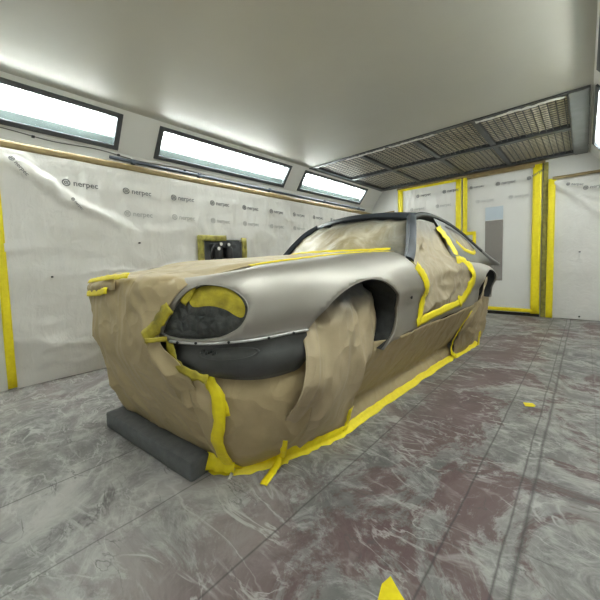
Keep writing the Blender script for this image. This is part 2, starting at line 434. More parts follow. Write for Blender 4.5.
# ---- lamps on the chamfers
def lamp(P, y0, y1, label, group):
    o = empty('strip_light_fixture', P(T0, (y0 + y1) / 2)); base = Vector(o.location)
    def q(t, y, h): return P(t, y, h) - base
    fw = .10; fy = .05
    def quadbox(bm, t0, t1, ya, yb, h0, h1):
        vs = [bm.verts.new(q(t, y, h)) for h in (h0, h1) for t, y in ((t0, ya), (t1, ya), (t1, yb), (t0, yb))]
        for f in ((0, 1, 2, 3), (7, 6, 5, 4), (0, 4, 5, 1), (1, 5, 6, 2), (2, 6, 7, 3), (3, 7, 4, 0)): bm.faces.new([vs[i] for i in f])
    bm = bmesh.new()
    quadbox(bm, T0, T0 + fw, y0, y1, -.01, .018); quadbox(bm, T1 - fw, T1, y0, y1, -.01, .018)
    quadbox(bm, T0 + fw, T1 - fw, y0, y0 + fy, -.01, .018); quadbox(bm, T0 + fw, T1 - fw, y1 - fy, y1, -.01, .018)
    bmesh.ops.recalc_face_normals(bm, faces=bm.faces); obj('frame', bm, M_lampframe, o)
    bm = bmesh.new(); a, b_, c, d = T0 + .05, T1 - .05, y0 + .035, y1 - .035; hb = -.12
    quadbox(bm, a, b_, c, d, hb - .01, hb)
    quadbox(bm, a - .02, a, c, d, hb, -.011); quadbox(bm, b_, b_ + .02, c, d, hb, -.011)
    quadbox(bm, a, b_, c - .01, c, hb, -.011); quadbox(bm, a, b_, d, d + .01, hb, -.011)
    bmesh.ops.recalc_face_normals(bm, faces=bm.faces); obj('reflector', bm, M_reflector, o)
    bm = bmesh.new(); quadbox(bm, T0 + fw - .01, T1 - fw + .01, y0 + fy - .01, y1 - fy + .01, -.004, 0)
    bmesh.ops.recalc_face_normals(bm, faces=bm.faces); obj('glass_pane', bm, M_pane, o)
    bm = bmesh.new(); quadbox(bm, T0 + fw - .02, T0 + fw + .15, y0 + fy - .01, y1 - fy + .01, -.045, -.035)
    bmesh.ops.recalc_face_normals(bm, faces=bm.faces); obj('dim_band', bm, M_dimband, o)  # added strip: the weaker glow low in the lamp is in its colour
    for t in (.47, .68):
        bm = bmesh.new(); tube(bm, [q(t, y0 + .12, -.07), q(t, y1 - .12, -.07)], .017, 8); obj('lamp_tube', bm, M_tube, o, True, angle=40)
    tag(o, label, 'light', group); return o
LL = ['long lit strip light on the left slope, nearest the camera', 'long lit strip light in the middle of the left slope', 'far lit strip light on the left slope by the ceiling grille']
LR = ['strip light on the right slope, nearest the camera', 'middle strip light on the right slope at the photo edge', 'far lit strip light on the right slope by the grey plate']
for i, (a, b_) in enumerate(FIX):
    lamp(PL_, a, b_, LL[i], 'strip lights along the left slope')
    lamp(PR_, a, b_, LR[i], 'strip lights along the right slope')

# ---- ceiling filter grille
g = empty('ceiling_filter_grille', (VX0, VY0, ZC)); O = Vector(g.location)
tag(g, 'wide ceiling air filter grille in a dark steel frame above the doors', 'vent')
def gb(name, a, b_, mat, bev=0, parent=g):
    return obj(name, bx(Vector(a) - O, Vector(b_) - O, bev), mat, parent)
XS = [VX0, -2.73, -1.86, -1.07, -.17]
YM = 5.66
gb('outer_frame', (VX0, VY0, ZC - .012), (-.17, VY0 + .07, ZC + .10), M_frame_d)
gb('outer_frame', (VX0, VY1 - .13, ZC - .012), (-.17, VY1, ZC + .10), M_frame_d)
gb('outer_frame', (VX0, VY0 + .07, ZC - .010), (VX0 + .12, VY1 - .13, ZC + .10), M_frame_d)
gb('center_beam', (VX0 + .12, YM - .06, ZC - .014), (-.17, YM + .06, ZC + .09), M_frame_d, .006)
for x in XS[1:4]:
    gb('cross_beam', (x - .035, VY0 + .07, ZC - .004), (x + .035, YM - .06, ZC + .09), M_frame_d)
    gb('cross_beam', (x - .035, YM + .06, ZC - .004), (x + .035, VY1 - .13, ZC + .09), M_frame_d)
gb('end_plate', (-.17, VY0 - .0, ZC - .03), (-.005, VY1 - .02, ZC + .02), M_galv, .004)
gb('side_channel', (-.185, VY0 + .07, ZC - .02), (-.17, VY1 - .13, ZC + .08), M_galv)
for i in range(4):
    for (ya, yb) in ((VY0 + .07, YM - .06), (YM + .06, VY1 - .13)):
        x0 = XS[i] + (.12 if i == 0 else .035); x1 = XS[i + 1] - (.015 if i == 3 else .035)
        bm = bmesh.new(); nx, ny = 26, 20; V = []
        for a in range(ny + 1):
            V.append([])
            for c in range(nx + 1):
                x = x0 + (x1 - x0) * c / nx; y = ya + (yb - ya) * a / ny
                z = ZC + .036 + .002 * math.sin(x * 52 + noise.noise(Vector((x * 2, y * 1.5, 0))) * 4) + .008 * noise.noise(Vector((x * 5, y * 5, 3)))
                V[-1].append(bm.verts.new(Vector((x, y, z)) - O))
        for a in range(ny):
            for c in range(nx): bm.faces.new((V[a][c], V[a + 1][c], V[a + 1][c + 1], V[a][c + 1]))
        fp = obj('filter_panel', bm, M_filter, g, True)
        bm = bmesh.new(); s = .075; k = 0
        x = x0 + s
        while x < x1 - .02: box(bm, Vector((x - .006, ya, ZC + .010)) - O, Vector((x + .006, yb, ZC + .014)) - O); x += s
        y = ya + s
        while y < yb - .02: box(bm, Vector((x0, y - .006, ZC + .014)) - O, Vector((x1, y + .006, ZC + .018)) - O); y += s
        obj('wire_mesh', bm, M_frame_d, fp)
gb('plenum_top', (VX0, VY0, ZC + .11), (-.0, VY1, ZC + .13), M_frame_d)
for (xa, xb, yy) in ((-2.95, -2.25, .0), (-2.2, -1.55, .01), (-1.05, -.20, .0)):
    pts = [(xa + (xb - xa) * k / 6 - O.x, VY0 + .075 + yy + .012 * random.uniform(-1, 1) - O.y, -.016) for k in range(7)]
    tape(pts, .06, (0, 0, -1), g, M_whitetorn, 'torn_white_strip', .5, .002)

# ---- doors in the back wall (two leaves)
DT = 2.73
def door(name, x0, x1):
    o = struct(name, bx((x0, YB - .045, .06), (x1, YB - .002, DT), .004), M_white)
    return o
d1 = door('door_1', -3.27, -1.905); d2 = door('door_2', -1.875, -.60)
dg = struct('trim_3', bx((-3.27, YB - .04, 0), (-.60, YB - .002, .055)), M_gap)
struct('trim_4', bx((-3.31, YB - .05, DT + .005), (-.56, YB - .001, DT + .06)), M_tape_ochre)
obj('window_frame', bx((-1.50, YB - .052, .64), (-1.16, YB - .046, 2.11)), M_white, d2)
obj('window_pane', bx((-1.48, YB - .056, .66), (-1.18, YB - .053, 1.83)), M_brown, d2)
obj('window_pane', bx((-1.48, YB - .056, 1.84), (-1.18, YB - .053, 2.09)), M_blue, d2)
bm = bmesh.new()
box(bm, (-1.765, YB - .072, 1.16), (-1.735, YB - .046, 1.50), .004); box(bm, (-1.765, YB - .10, 1.44), (-1.735, YB - .072, 1.47), .004); box(bm, (-1.765, YB - .115, 1.435), (-1.65, YB - .095, 1.475), .006)
obj('door_handle', bm, M_black, d2)

# ---- printed film on the walls
LOGO = None
def logo_mesh():
    """round emblem beside a lower-case word, flat in x-z, 0.30 m long, facing -y"""
    bm = bmesh.new(); r = .036; seg = 24
    def ring(ro, ri):
        a = [bm.verts.new((ro * math.cos(2 * math.pi * k / seg), 0, ro * math.sin(2 * math.pi * k / seg))) for k in range(seg)]
        b_ = [bm.verts.new((ri * math.cos(2 * math.pi * k / seg), 0, ri * math.sin(2 * math.pi * k / seg))) for k in range(seg)]
        for k in range(seg): bm.faces.new((a[k], a[(k + 1) % seg], b_[(k + 1) % seg], b_[k]))
    ring(r, r * .72)
    for s in (-1, 1):       # crossed leaf bars inside the emblem
        for x in (-.013, .0, .013):
            vs = [bm.verts.new(p) for p in ((x - .003 - s * .008, 0, -.02), (x + .003 - s * .008, 0, -.02), (x + .003 + s * .008, 0, .02), (x - .003 + s * .008, 0, .02))]
            bm.faces.new(vs)
    cu = D.curves.new('word', 'FONT'); cu.body = 'nerpec'; cu.size = .080; cu.resolution_u = 3; cu.offset = .0012
    t = D.objects.new('word', cu); COL.objects.link(t); bpy.context.view_layer.update()
    me = t.evaluated_get(bpy.context.evaluated_depsgraph_get()).to_mesh()
    mp = [bm.verts.new((v.co.x + .058, 0, v.co.y - .022)) for v in me.vertices]
    for p in me.polygons:
        try: bm.faces.new([mp[i] for i in p.vertices])
        except ValueError: pass
    D.objects.remove(t); D.curves.remove(cu)
    me = D.meshes.new('printed_logo'); bm.to_mesh(me); bm.free(); return me
LM = logo_mesh(); LM.materials.append(M_ink); LM2 = LM.copy(); LM2.materials.clear(); LM2.materials.append(M_ink2)
def logo(parent, loc, rz=0, pale=False, roll=0, sc=1):
    o = D.objects.new('printed_logo', LM2 if pale else LM); COL.objects.link(o); o.parent = parent; o.location = loc
    o.rotation_euler = (0, roll, rz); o.scale = (sc, 1, sc); return o

def film(name, fn, us, vs, label, holes=None, th=.0):
    bm = bmesh.new(); V = [[bm.verts.new(fn(u, v)) for u in us] for v in vs]
    for i in range(len(vs) - 1):
        for j in range(len(us) - 1):
            uc, vc = (us[j] + us[j + 1]) / 2, (vs[i] + vs[i + 1]) / 2
            if holes and any(a < uc < b_ and c < vc < d for a, b_, c, d in holes): continue
            bm.faces.new((V[i][j], V[i][j + 1], V[i + 1][j + 1], V[i + 1][j]))
    o = obj(name, bm, M_film, None, True); tag(o, label, 'plastic sheet'); return o
def lin(a, b_, n): return [a + (b_ - a) * k / n for k in range(n + 1)]
BX = (2.30, 3.02, 1.10, 1.49)      # opening round the regulator box
def wl_h(y, z):
    top = min(1, max(0, (2.27 - z) / .25)); bot = min(1, z / .25)
    h = .012 * noise.noise(Vector((y * 9 + .8 * noise.noise(Vector((y * 2, z * 1.3, 0))), z * .9, 0))) * (.3 + .7 * min(1, max(0, (z - .9) / .6)))
    h += (.016 * crease((y, z * 1.6, .3), 1.3, (1, 1, 1), 4) + .008 * crease((y, z, 0), 3.5, (.6, 1.3, 1), 2)) * (1.3 - min(1, z / 1.8)) + .006 * crease((y, 0, z), 4, (1.6, 1, .5), 6) + .012 * noise.noise(Vector((y * 2.2, z * 2.2, 5)))
    # sagging fold that runs down from the tape
    for (y0, z0, y1, z1, a, w_) in ((.30, 2.20, 1.45, 1.50, .055, .055), (.30, 2.12, 1.30, 1.56, .035, .03), (.9, 1.05, 2.2, 1.12, .02, .02), (1.1, .35, 3.2, .55, .03, .05), (.5, .30, 1.5, .40, .03, .04), (.45, .15, 1.2, .18, .025, .03), (1.8, .8, 3, .7, .02, .03)):
        dx, dz = y1 - y0, z1 - z0; L = math.hypot(dx, dz); t = ((y - y0) * dx + (z - z0) * dz) / L / L
        if -.1 < t < 1.1:
            d = ((y - y0) * dz - (z - z0) * dx) / L + .03 * math.sin(t * 9)
            d += .012 * crease((y, z, 1), 7, (1, 1, 1), a)
            h += a * .8 * (1 + .5 * noise.noise(Vector((t * 7, a * 99, 2)))) * math.exp(-(d / w_) ** 2) * min(1, max(0, (t + .1) * 5)) * min(1, max(0, (1.1 - t) * 3))
    return XL + .042 + h * min(top + .08, 1) * min(1, bot + .3)
fl = film('plastic_sheet', lambda y, z: (wl_h(y, z), y, z), sorted(set(lin(.32, 3.4, 130) + lin(3.4, 7.12, 110) + [BX[0], BX[1]])), sorted(set(lin(0.004, 2.26, 90) + [BX[2], BX[3]])),
          'printed white plastic sheeting covering the long left wall', [BX])
for k in range(0, 12):
    y = .82 + .56 * k
    logo(fl, (XL + .085, y, 1.985), math.pi / 2 * 1, False)
for k in range(1, 12):
    logo(fl, (XL + .085, .82 + .56 * k, 1.74 if k > 1 else 1.73), math.pi / 2, True)
logo(fl, (XL + .11, .42, 2.13), math.pi / 2, False, .9, .6); logo(fl, (XL + .12, .86, 1.82), math.pi / 2, False, .9, .45)
tape([(XL + .056, .32, 2.26), (XL + .056, 2, 2.262), (XL + .056, 4.5, 2.255), (XL + .056, 7.06, 2.245)], .07, (1, 0, 0), fl, M_tape_ochre, 'ochre_tape_strip', .05, .01, 14)
tape([(XL + .05, .295, 2.24), (XL + .05, .295, 1.2), (XL + .05, .290, .02)], .066, (1, 0, 0), fl, M_tape, 'yellow_tape_strip', .02, .012, 6)
y0, y1, z0, z1 = BX[0] - .01, BX[1] + .01, BX[2], BX[3]
tape([(XL + .07, y0, z0 - .05), (XL + .07, y0, z1 + .03)], .10, (1, 0, 0), fl, M_tape_dark, 'yellow_tape_strip', .08, .012)
tape([(XL + .07, y1, z0 - .05), (XL + .07, y1, z1 + .03)], .10, (1, 0, 0), fl, M_tape_dark, 'yellow_tape_strip', .08, .012)
tape([(XL + .071, y0 - .04, z1), (XL + .071, y0 + .42, z1 + .01)], .08, (1, 0, 0), fl, M_tape_dark, 'yellow_tape_strip', .08, .014)
for y, z in ((.65, 1.04), (1.5, 1.40)):
    obj('fastener', bx((XL + .02, y - .008, z - .008), (XL + .075, y + .008, z + .008), .003), M_black, fl)
# left jamb and neighbouring door at the photo edge
struct('trim_5', bx((XL, .20, .0), (XL + .03, .262, 2.26), .004), M_white)
dl = struct('door_3', bx((XL + .002, -.75, .10), (XL + .02, .19, 2.2), .003), M_white)
tape([(XL + .024, .14, .14), (XL + .024, .14, 2.2)], .06, (1, 0, 0), dl, M_tape, 'yellow_tape_strip', .05, .003)
struct('trim_6', bx((XL, .192, .1), (XL + .012, .199, 2.2)), M_gap)
struct('baseboard_left', bx((XL + .001, .36, 0), (XL + .014, YB - .05, .022)), M_gap)

def bk_h(x, z, s=0):
    h = .012 * noise.noise(Vector((x * 11 + s, z * 1.1, 0))) * min(1, max(0, (z - 1.2) / .8)) + .008 * crease((x + s, 1, z), 2.0, (1.3, 1, .6), s)
    h += .014 * noise.noise(Vector((x * 3, z * 2.5, s)))
    return YB - .090 - h
fa = film('plastic_sheet', lambda x, z: (x, bk_h(x, z, 2), z), lin(-3.2, -1.97, 60), lin(.12, 2.70, 70), 'printed plastic sheet over the left leaf of the back double door')
fb = film('plastic_sheet', lambda x, z: (x, YB - .10 - .010 * noise.noise(Vector((x * 9 + 3, z * .9, 0))) - .008 * noise.noise(Vector((x * 2.5, z * 2, 4))), z), lin(-1.80, -.68, 60), lin(.12, 2.70, 70), 'printed see-through plastic sheet over the right door leaf with the window', [(-1.80, -1.66, 1.16, 1.60)])
def fc_h(x, z):
    h = bk_h(x, z, 13) + .03
    for (x0, z0, x1, z1, a, w_) in ((-.42, 2.38, .28, 1.65, .05, .04), (-.3, 2.25, .28, 1.95, .04, .03), (-.2, 2.3, .28, 2.15, .03, .03)):
        dx, dz = x1 - x0, z1 - z0; L = math.hypot(dx, dz); d = ((x - x0) * dz - (z - z0) * dx) / L; h -= a * math.exp(-(d / w_) ** 2)
    return h
fb.data.materials[0] = M_filmclear
fc = film('plastic_sheet', lambda x, z: (x, fc_h(x, z), z), lin(-.42, .29, 36), lin(.01, 2.42, 66), 'wrinkled plastic sheet on the wall right of the doors')
fd = film('plastic_sheet', lambda x, z: (x, bk_h(x, z, 21), z), lin(-3.93, -3.34, 30), lin(.01, 2.20, 60), 'plastic sheet in the far left corner beside the double door')
TY = YB - .105
for x, z in ((-.07, 1.16), (-.05, .07)):
    obj('fastener', bx((x - .012, TY - .06, z - .009), (x + .012, TY + .01, z + .009), .003), M_black, fc)
for x in (-2.79, -2.23): logo(fa, (x, TY - .02, 2.52), 0)
logo(fa, (-2.93, TY - .02, 2.24), 0, True); logo(fa, (-2.37, TY - .02, 2.24), 0, True)
logo(fb, (-1.26, TY - .02, 2.50)); logo(fb, (-.78, TY - .02, 2.51), 0, False, -.5, .9); logo(fb, (-1.05, TY - .02, 2.22), 0, True); logo(fb, (-1.60, TY - .02, 2.22), 0, True)
logo(fb, (-1.72, TY - .02, 2.51), 0, False, 0, .8)
logo(fc, (-.24, TY - .05, 2.30), 0, False, .2, .7); logo(fc, (-.02, TY - .06, 2.20), 0, False, 0, .9)
def vt(x, par, w_=.10, z0=.06, z1=DT, mat=None): tape([(x, TY, z0), (x, TY, (z0 + z1) / 2), (x, TY, z1)], w_, (0, -1, 0), par, mat or M_tape, 'yellow_tape_strip', .03, .012, 8)
vt(-3.20, fa, .12); vt(-1.955, fa, .105)
tape([(-3.2, TY, .115), (-1.96, TY, .115)], .07, (0, -1, 0), fa, M_tape, 'yellow_tape_strip', .05, .011)
vt(-1.83, fb, .085, 1.58); vt(-1.83, fb, .07, .06, 1.15); vt(-.66, fb, .13)
tape([(-1.86, TY, .115), (-.66, TY, .115)], .07, (0, -1, 0), fb, M_tape, 'yellow_tape_strip', .05, .011)
tape([(-1.86, TY, 1.61), (-1.63, TY, 1.61)], .07, (0, -1, 0), fb, M_tape, 'yellow_tape_strip', .05, .016)
tape([(-1.655, TY, 1.60), (-1.655, TY, 1.12)], .06, (0, -1, 0), fb, M_tape, 'yellow_tape_strip', .05, .018)
tape([(-3.2, TY, DT - .02), (-2, TY, DT - .02)], .05, (0, -1, 0), fa, M_tape, 'yellow_tape_strip', .05, .016)
tape([(-1.8, TY, DT - .02), (-.7, TY, DT - .02)], .05, (0, -1, 0), fb, M_tape_ochre, 'ochre_tape_strip', .05, .016)
vt(-.455, fc, .10, .01, 2.44); tape([(-.45, TY, 2.44), (.28, TY, 2.44)], .05, (0, -1, 0), fc, M_tape_ochre, 'ochre_tape_strip', .05, .015)
tape([(-3.95, TY + .03, 2.24), (-3.36, TY + .03, 2.26)], .05, (0, -1, 0), fd, M_tape_ochre, 'ochre_tape_strip', .05, .012)
struct('trim_7', bx((-.58, YB - .06, 0), (-.515, YB - .001, 2.75), .003), M_tape_dark)

# ---- pipe, cable and regulator on the left wall
bm = bmesh.new(); tube(bm, [Vector((0, 0, 0)), Vector((0, 5.45, -.01))], .018, 10)
pp = obj('conduit_pipe', bm, M_pipe, None, True, (XL + .035, 1.25, 2.345), 50); tag(pp, 'thin blue-grey pipe running along the left wall above the tape', 'pipe')
for y in (.25, 1.1, 2.4, 3.9, 5.2):
    bm = bmesh.new(); box(bm, (-.034, y - .02, -.026), (.022, y + .02, .024), .004); obj('pipe_clamp', bm, M_pipe, pp)
pts = catmull([(0, 0, 0), (.0, .35, -.005), (0, .7, -.03), (0, 1.1, -.012), (0, 1.5, -.045), (0, 1.9, -.03), (0, 2.4, -.04)], 6)
bm = bmesh.new(); tube(bm, pts, .005, 6)
cb = obj('cable', bm, M_cable, None, True, (XL + .012, .05, 2.42)); tag(cb, 'thin cable clipped to the left wall under the first strip light', 'cable')
for y in (.55, 1.30, 2.1):
    obj('cable_clip', bx((-.010, y - .012, -.055 if y > 1.5 else -.035), (.012, y + .012, -.015 if y < 1.5 else -.03), .002), M_black, cb)
rg = empty('air_regulator', (XL + .0, 2.66, 1.12)); tag(rg, 'black air regulator with white gauges in a yellow taped cut-out of the left wall', 'regulator')
obj('back_plate', bx((.001, -.33, -.0), (.02, .33, .36), .004), M_darkbox, rg)
for yy, r_ in ((-.10, .065), (.08, .06)):
    bm = bmesh.new(); tube(bm, [Vector((.09, yy, .02)), Vector((.09, yy, .05)), Vector((.09, yy, .22)), Vector((.09, yy, .26))], [r_ * .5, r_, r_, r_ * .6], 16); obj('filter_bowl', bm, M_black, rg, True, angle=50)
obj('manifold', bx((.03, -.2, .24), (.12, .2, .30), .008), M_darkbox, rg)
obj('control_box', bx((.02, .12, .03), (.10, .31, .34), .008), M_darkbox, rg)
for yy, zz in ((-.09, .29), (-.13, .225), (.04, .285)):
    bm = bmesh.new(); tube(bm, [Vector((.12, yy, zz)), Vector((.15, yy, zz))], .027, 20); gg = obj('gauge', bm, M_black, rg, True, angle=40)
    bm = bmesh.new(); tube(bm, [Vector((.15, yy, zz)), Vector((.153, yy, zz))], .024, 20); obj('gauge_face', bm, M_gauge, gg, True, angle=40)
bm = bmesh.new(); tube(bm, catmull([(.1, -.12, .28), (.14, -.22, .24), (.14, -.25, .12), (.1, -.18, .02)], 6), .012, 8); obj('hose', bm, M_black, rg, True)

# ================================================================ CAR (coupe, raised, half masked)
CAR = (-1.77, 1.555, 0.0); CRZ = -.041
car = empty('car', CAR, CRZ)
tag(car, 'silver-grey classic coupe stripped for painting, raised and wrapped in masking paper', 'car')
PLAN = [(0, -.955), (.2, -.95), (.4, -.928), (.58, -.87), (.71, -.79), (.80, -.69), (.845, -.55), (.87, -.35), (.885, 0), (.885, .5), (.875, 1.0), (.872, 1.6), (.875, 2.1), (.884, 2.5), (.868, 2.82), (.76, 3.3), (.64, 3.72), (.52, 3.86), (.3, 3.93), (0, 3.95)]
PD = [Vector((a.x, a.y)) for a in catmull([(x, y, 0) for x, y in PLAN], 24)]
PU = [0.0]
for a, b_ in zip(PD, PD[1:]): PU.append(PU[-1] + (b_ - a).length)
def tab(T, u):
    if u <= T[0][0]: return T[0][1]
    for (a, x), (b_, y) in zip(T, T[1:]):
        if u <= b_:
            t = (u - a) / (b_ - a); t = t * t * (3 - 2 * t) if False else t
            return x + (y - x) * t
    return T[-1][1]
import bisect
def plan(u):
    i = min(max(bisect.bisect_right(PU, u) - 1, 0), len(PD) - 2)
    t = (u - PU[i]) / (PU[i + 1] - PU[i]); p = PD[i].lerp(PD[i + 1], t)
    j0, j1 = max(i - 3, 0), min(i + 4, len(PD) - 1)
    d = (PD[j1] - PD[j0]).normalized(); return p, Vector((d.y, -d.x))
def smooth_tab(T):
    C = catmull([(a, b_, 0) for a, b_ in T], 8); return [(c.x, c.y) for c in C]
ZT = smooth_tab([(0, 1.045), (.3, 1.048), (.55, 1.056), (.87, 1.09), (1.2, 1.117), (1.55, 1.142), (1.93, 1.160), (2.3, 1.170), (2.8, 1.155), (3.4, 1.115), (3.9, 1.07), (4.3, 1.045), (4.8, 1.01), (5.4, .975), (6.21, .95)])
ZCC = smooth_tab([(0, .80), (.5, .81), (.8, .855), (1.1, .885), (1.6, .89), (2.3, .89), (3.6, .88), (4.5, .85), (6.21, .8)])
AA = smooth_tab([(0, .09), (.5, .10), (.8, .14), (1.1, .19), (1.6, .23), (2.3, .22), (3.5, .18), (4.5, .2), (6.21, .15)])
EN = smooth_tab([(0, 3.6), (.6, 3.4), (1.0, 2.6), (1.6, 2.2), (2.6, 2.2), (3.6, 2.1), (4.3, 2.3), (6.21, 2.6)])
def sec(u): return tab(ZCC, u), tab(ZT, u), tab(AA, u), tab(EN, u)
def V(u, z):
    zc, zt, a, n = sec(u)
    if z <= zc: return z
    s = min(1, (z - zc) / (zt - zc)); th = math.asin(s ** (n / 2))
    return zc + (zt - zc + a) * th / (math.pi / 2)
def arch_bulge(u, z):
    """small raised flare round the wheel openings"""
    b_ = 0
    for uc, zc_, rx, rz in ((1.575, .62, .43, .385), (4.14, .62, .31, .355)):
        d = math.hypot((u - uc) / rx, (z - zc_) / rz) - 1
        if d > -.3: b_ = max(b_, .016 * math.exp(-((d - .0) / .17) ** 2))
    return b_
def BP(u, v, extra=0.0):
    """point on the body at plan length u, section coordinate v; extra pushes inward"""
    zc, zt, a, n = sec(u); Q = zt - zc + a
    if v <= zc:
        z = v; k = (zc - v) / .3; dd = zc - v; ins = .46 * min(dd, .10) + .07 * max(0, dd - .09)
    else:
        th = min(1, (v - zc) / Q) * math.pi / 2
        z = zc + (zt - zc) * math.sin(th) ** (2 / n); ins = a * (1 - max(0, math.cos(th)) ** (2 / n))
        if v > zc + Q: ins += v - zc - Q; z += (v - zc - Q) * .06
    ins -= arch_bulge(u, z)
    p, nr = plan(u); q = p - nr * (ins + extra)
    return Vector((q.x, q.y, z))
def vtop(u): zc, zt, a, n = sec(u); return zc + zt - zc + a + .05
def inpoly(p, P):
    x, y = p; c = False; j = len(P) - 1
    for i in range(len(P)):
        if (P[i][1] > y) != (P[j][1] > y) and x < (P[j][0] - P[i][0]) * (y - P[i][1]) / (P[j][1] - P[i][1]) + P[i][0]: c = not c
        j = i
    return c
def segdist(p, a, b_):
    ap = (p[0] - a[0], p[1] - a[1]); ab = (b_[0] - a[0], b_[1] - a[1]); L = ab[0] ** 2 + ab[1] ** 2
    t = max(0, min(1, (ap[0] * ab[0] + ap[1] * ab[1]) / L)) if L > 0 else 0
    return math.hypot(ap[0] - ab[0] * t, ap[1] - ab[1] * t)
def resample(P, step):
    o = []
    for i in range(len(P)):
        a, b_ = P[i], P[(i + 1) % len(P)]; L = math.hypot(b_[0] - a[0], b_[1] - a[1]); k = max(1, int(L / step))
        for j in range(k): o.append((a[0] + (b_[0] - a[0]) * j / k, a[1] + (b_[1] - a[1]) * j / k))
    return o
def patch(outline, holes, fn, step=.035, bstep=.02, mirror=False, bm=None, flange=0.0):
    """triangulated panel over outline minus holes in (u, v), mapped through fn(u, v)"""
    bm = bm or bmesh.new()
    loops = [resample(outline, bstep)] + [resample(h, bstep) for h in holes]
    pts = []; edges = []
    for L in loops:
        s = len(pts); pts += L; edges += [(s + i, s + (i + 1) % len(L)) for i in range(len(L))]
    us = [p[0] for p in outline]; vs = [p[1] for p in outline]
    nb = len(pts); segs = [(pts[a], pts[b_]) for a, b_ in edges]
    y = min(vs); row = 0
    while y < max(vs):
        x = min(us) + (step / 2 if row % 2 else 0)
        while x < max(us):
            p = (x, y)
            if inpoly(p, loops[0]) and not any(inpoly(p, h) for h in loops[1:]):
                ok = True
                for a, b_ in segs:
                    if abs(a[0] - x) < .05 and abs(a[1] - y) < .05 and segdist(p, a, b_) < step * .45: ok = False; break
                if ok: pts.append(p)
            x += step
        y += step * .87; row += 1
    vo, eo, fo, *_ = delaunay_2d_cdt([Vector(p) for p in pts], edges, [], 0, 1e-6)
    tris = []
    for f in fo:
        c = (sum(vo[i].x for i in f) / len(f), sum(vo[i].y for i in f) / len(f))
        if inpoly(c, loops[0]) and not any(inpoly(c, h) for h in loops[1:]): tris.append(list(f))
    for mir in ((1, -1) if mirror else (1,)):
        vm = {}
        def gv(i):
            if i not in vm:
                p = fn(vo[i].x, vo[i].y); vm[i] = bm.verts.new((p.x * mir, p.y, p.z))
            return vm[i]
        for f in tris:
            q = [gv(i) for i in f]
            if mir < 0: q = q[::-1]
            try: bm.faces.new(q)
            except ValueError: pass
    return bm
def UZ(P): return [(u, V(u, z)) for u, z in P]
def crv(P, n=5, closed=False):
    C = catmull([(a, b_, 0) for a, b_ in (P + [P[0]] if closed else P)], n); return [(c.x, c.y) for c in (C[:-1] if closed else C)]

ARCHF = crv([(1.150, .789), (1.155, .80), (1.196, .852), (1.28, .918), (1.394, .966), (1.523, .994), (1.66, 1.001), (1.80, .970), (1.925, .89), (1.985, .79), (1.990, .72), (1.965, .63), (1.90, .56), (1.86, .535)])
ARCHR = crv([(3.80, .615), (3.825, .70), (3.835, .79), (3.87, .87), (3.95, .935), (4.12, .970), (4.28, .955), (4.39, .89), (4.435, .80), (4.44, .70), (4.40, .63)])
HEAD = crv([(.383, .800), (.408, .84), (.472, .92), (.541, .985), (.608, 1.018), (.68, 1.022), (.751, 1.010), (.806, .982), (.835, .947), (.838, .905), (.809, .851), (.754, .814), (.678, .790), (.56, .780), (.45, .782)], 5, True)
top1 = [(u, vtop(u)) for u in [2.16 - k * .09 for k in range(25)]]
main = UZ([(0.0, .76), (.2, .76), (.439, .768), (.632, .770), (.85, .782), (1.0, .788)]) + UZ(ARCHF)
sillbot = UZ([(1.90, .555), (1.964, .578), (2.274, .577), (2.52, .582), (3.016, .60), (3.59, .605)])
door_cut = [(3.37, vtop(3.37))] + UZ([(3.38, 1.065), (3.45, 1.045), (3.52, 1.0), (3.55, .93), (3.53, .86), (3.46, .77), (3.36, .70), (3.28, .675), (2.9, .655), (2.5, .638), (2.36, .632), (2.375, .70), (2.385, .80), (2.36, .93), (2.30, 1.04), (2.24, 1.10)]) + [(2.17, vtop(2.17))]
top2 = [(u, vtop(u)) for u in [6.2 - k * .09 for k in range(32)] if u > 3.38]
outline = main + sillbot + UZ(ARCHR) + UZ([(4.55, .63), (5.0, .66), (5.4, .68), (5.8, .70), (6.20, .71)]) + top2 + door_cut + [p for p in top1 if p[0] < 2.165]
HEADV = UZ(HEAD)
bm = patch(outline, [HEADV], BP, .026, .018, True)
body = obj('body_shell', bm, M_body, car, True); solid(body, .0025, -1)
# returned edges round the openings
def flange(name, loop, depth, mat, parent, out=0.0, closed=False, mir=True, inner=0.0):
    for mi in ((1, -1) if mir else (1,)):
        bm = bmesh.new(); R = []
        for k, (u, v) in enumerate(loop):
            a = BP(u, v, -out); b_ = BP(u, v, depth)
            R.append([bm.verts.new((p.x * mi, p.y, p.z)) for p in (a, a.lerp(b_, .15), b_)])
        prs = list(zip(R, R[1:])) + ([(R[-1], R[0])] if closed else [])
        for p, q in prs:
            for j in range(2): bm.faces.new((p[j], p[j + 1], q[j + 1], q[j]) if mi > 0 else (q[j], q[j + 1], p[j + 1], p[j]))
        solid(obj(name, bm, mat, parent, True), .004, 0)
flange('arch_lip', UZ(ARCHF), .018, M_body, car)
flange('arch_lip', UZ(ARCHR), .018, M_body, car)
flange('headlamp_surround', HEADV, .06, M_body, car, 0, True)
# liners: deeper tunnels and back walls
def liner(loop, d):
    for mi in (1, -1):
        bm = bmesh.new(); R = []
        for u, v in loop:
            a = BP(u, v, .016); R.append([bm.verts.new(((a.x - k) * mi, a.y, a.z + .02 * (k > 0))) for k in (0, d * .5, d)])
        for p, q in zip(R, R[1:]):
            for j in range(2): bm.faces.new((p[j], p[j + 1], q[j + 1], q[j]))
        bm.faces.new([r[2] for r in R])
        bmesh.ops.recalc_face_normals(bm, faces=bm.faces); obj('wheel_arch_liner', bm, M_liner, car)
liner(UZ(ARCHF), .42); liner(UZ(ARCHR), .42)
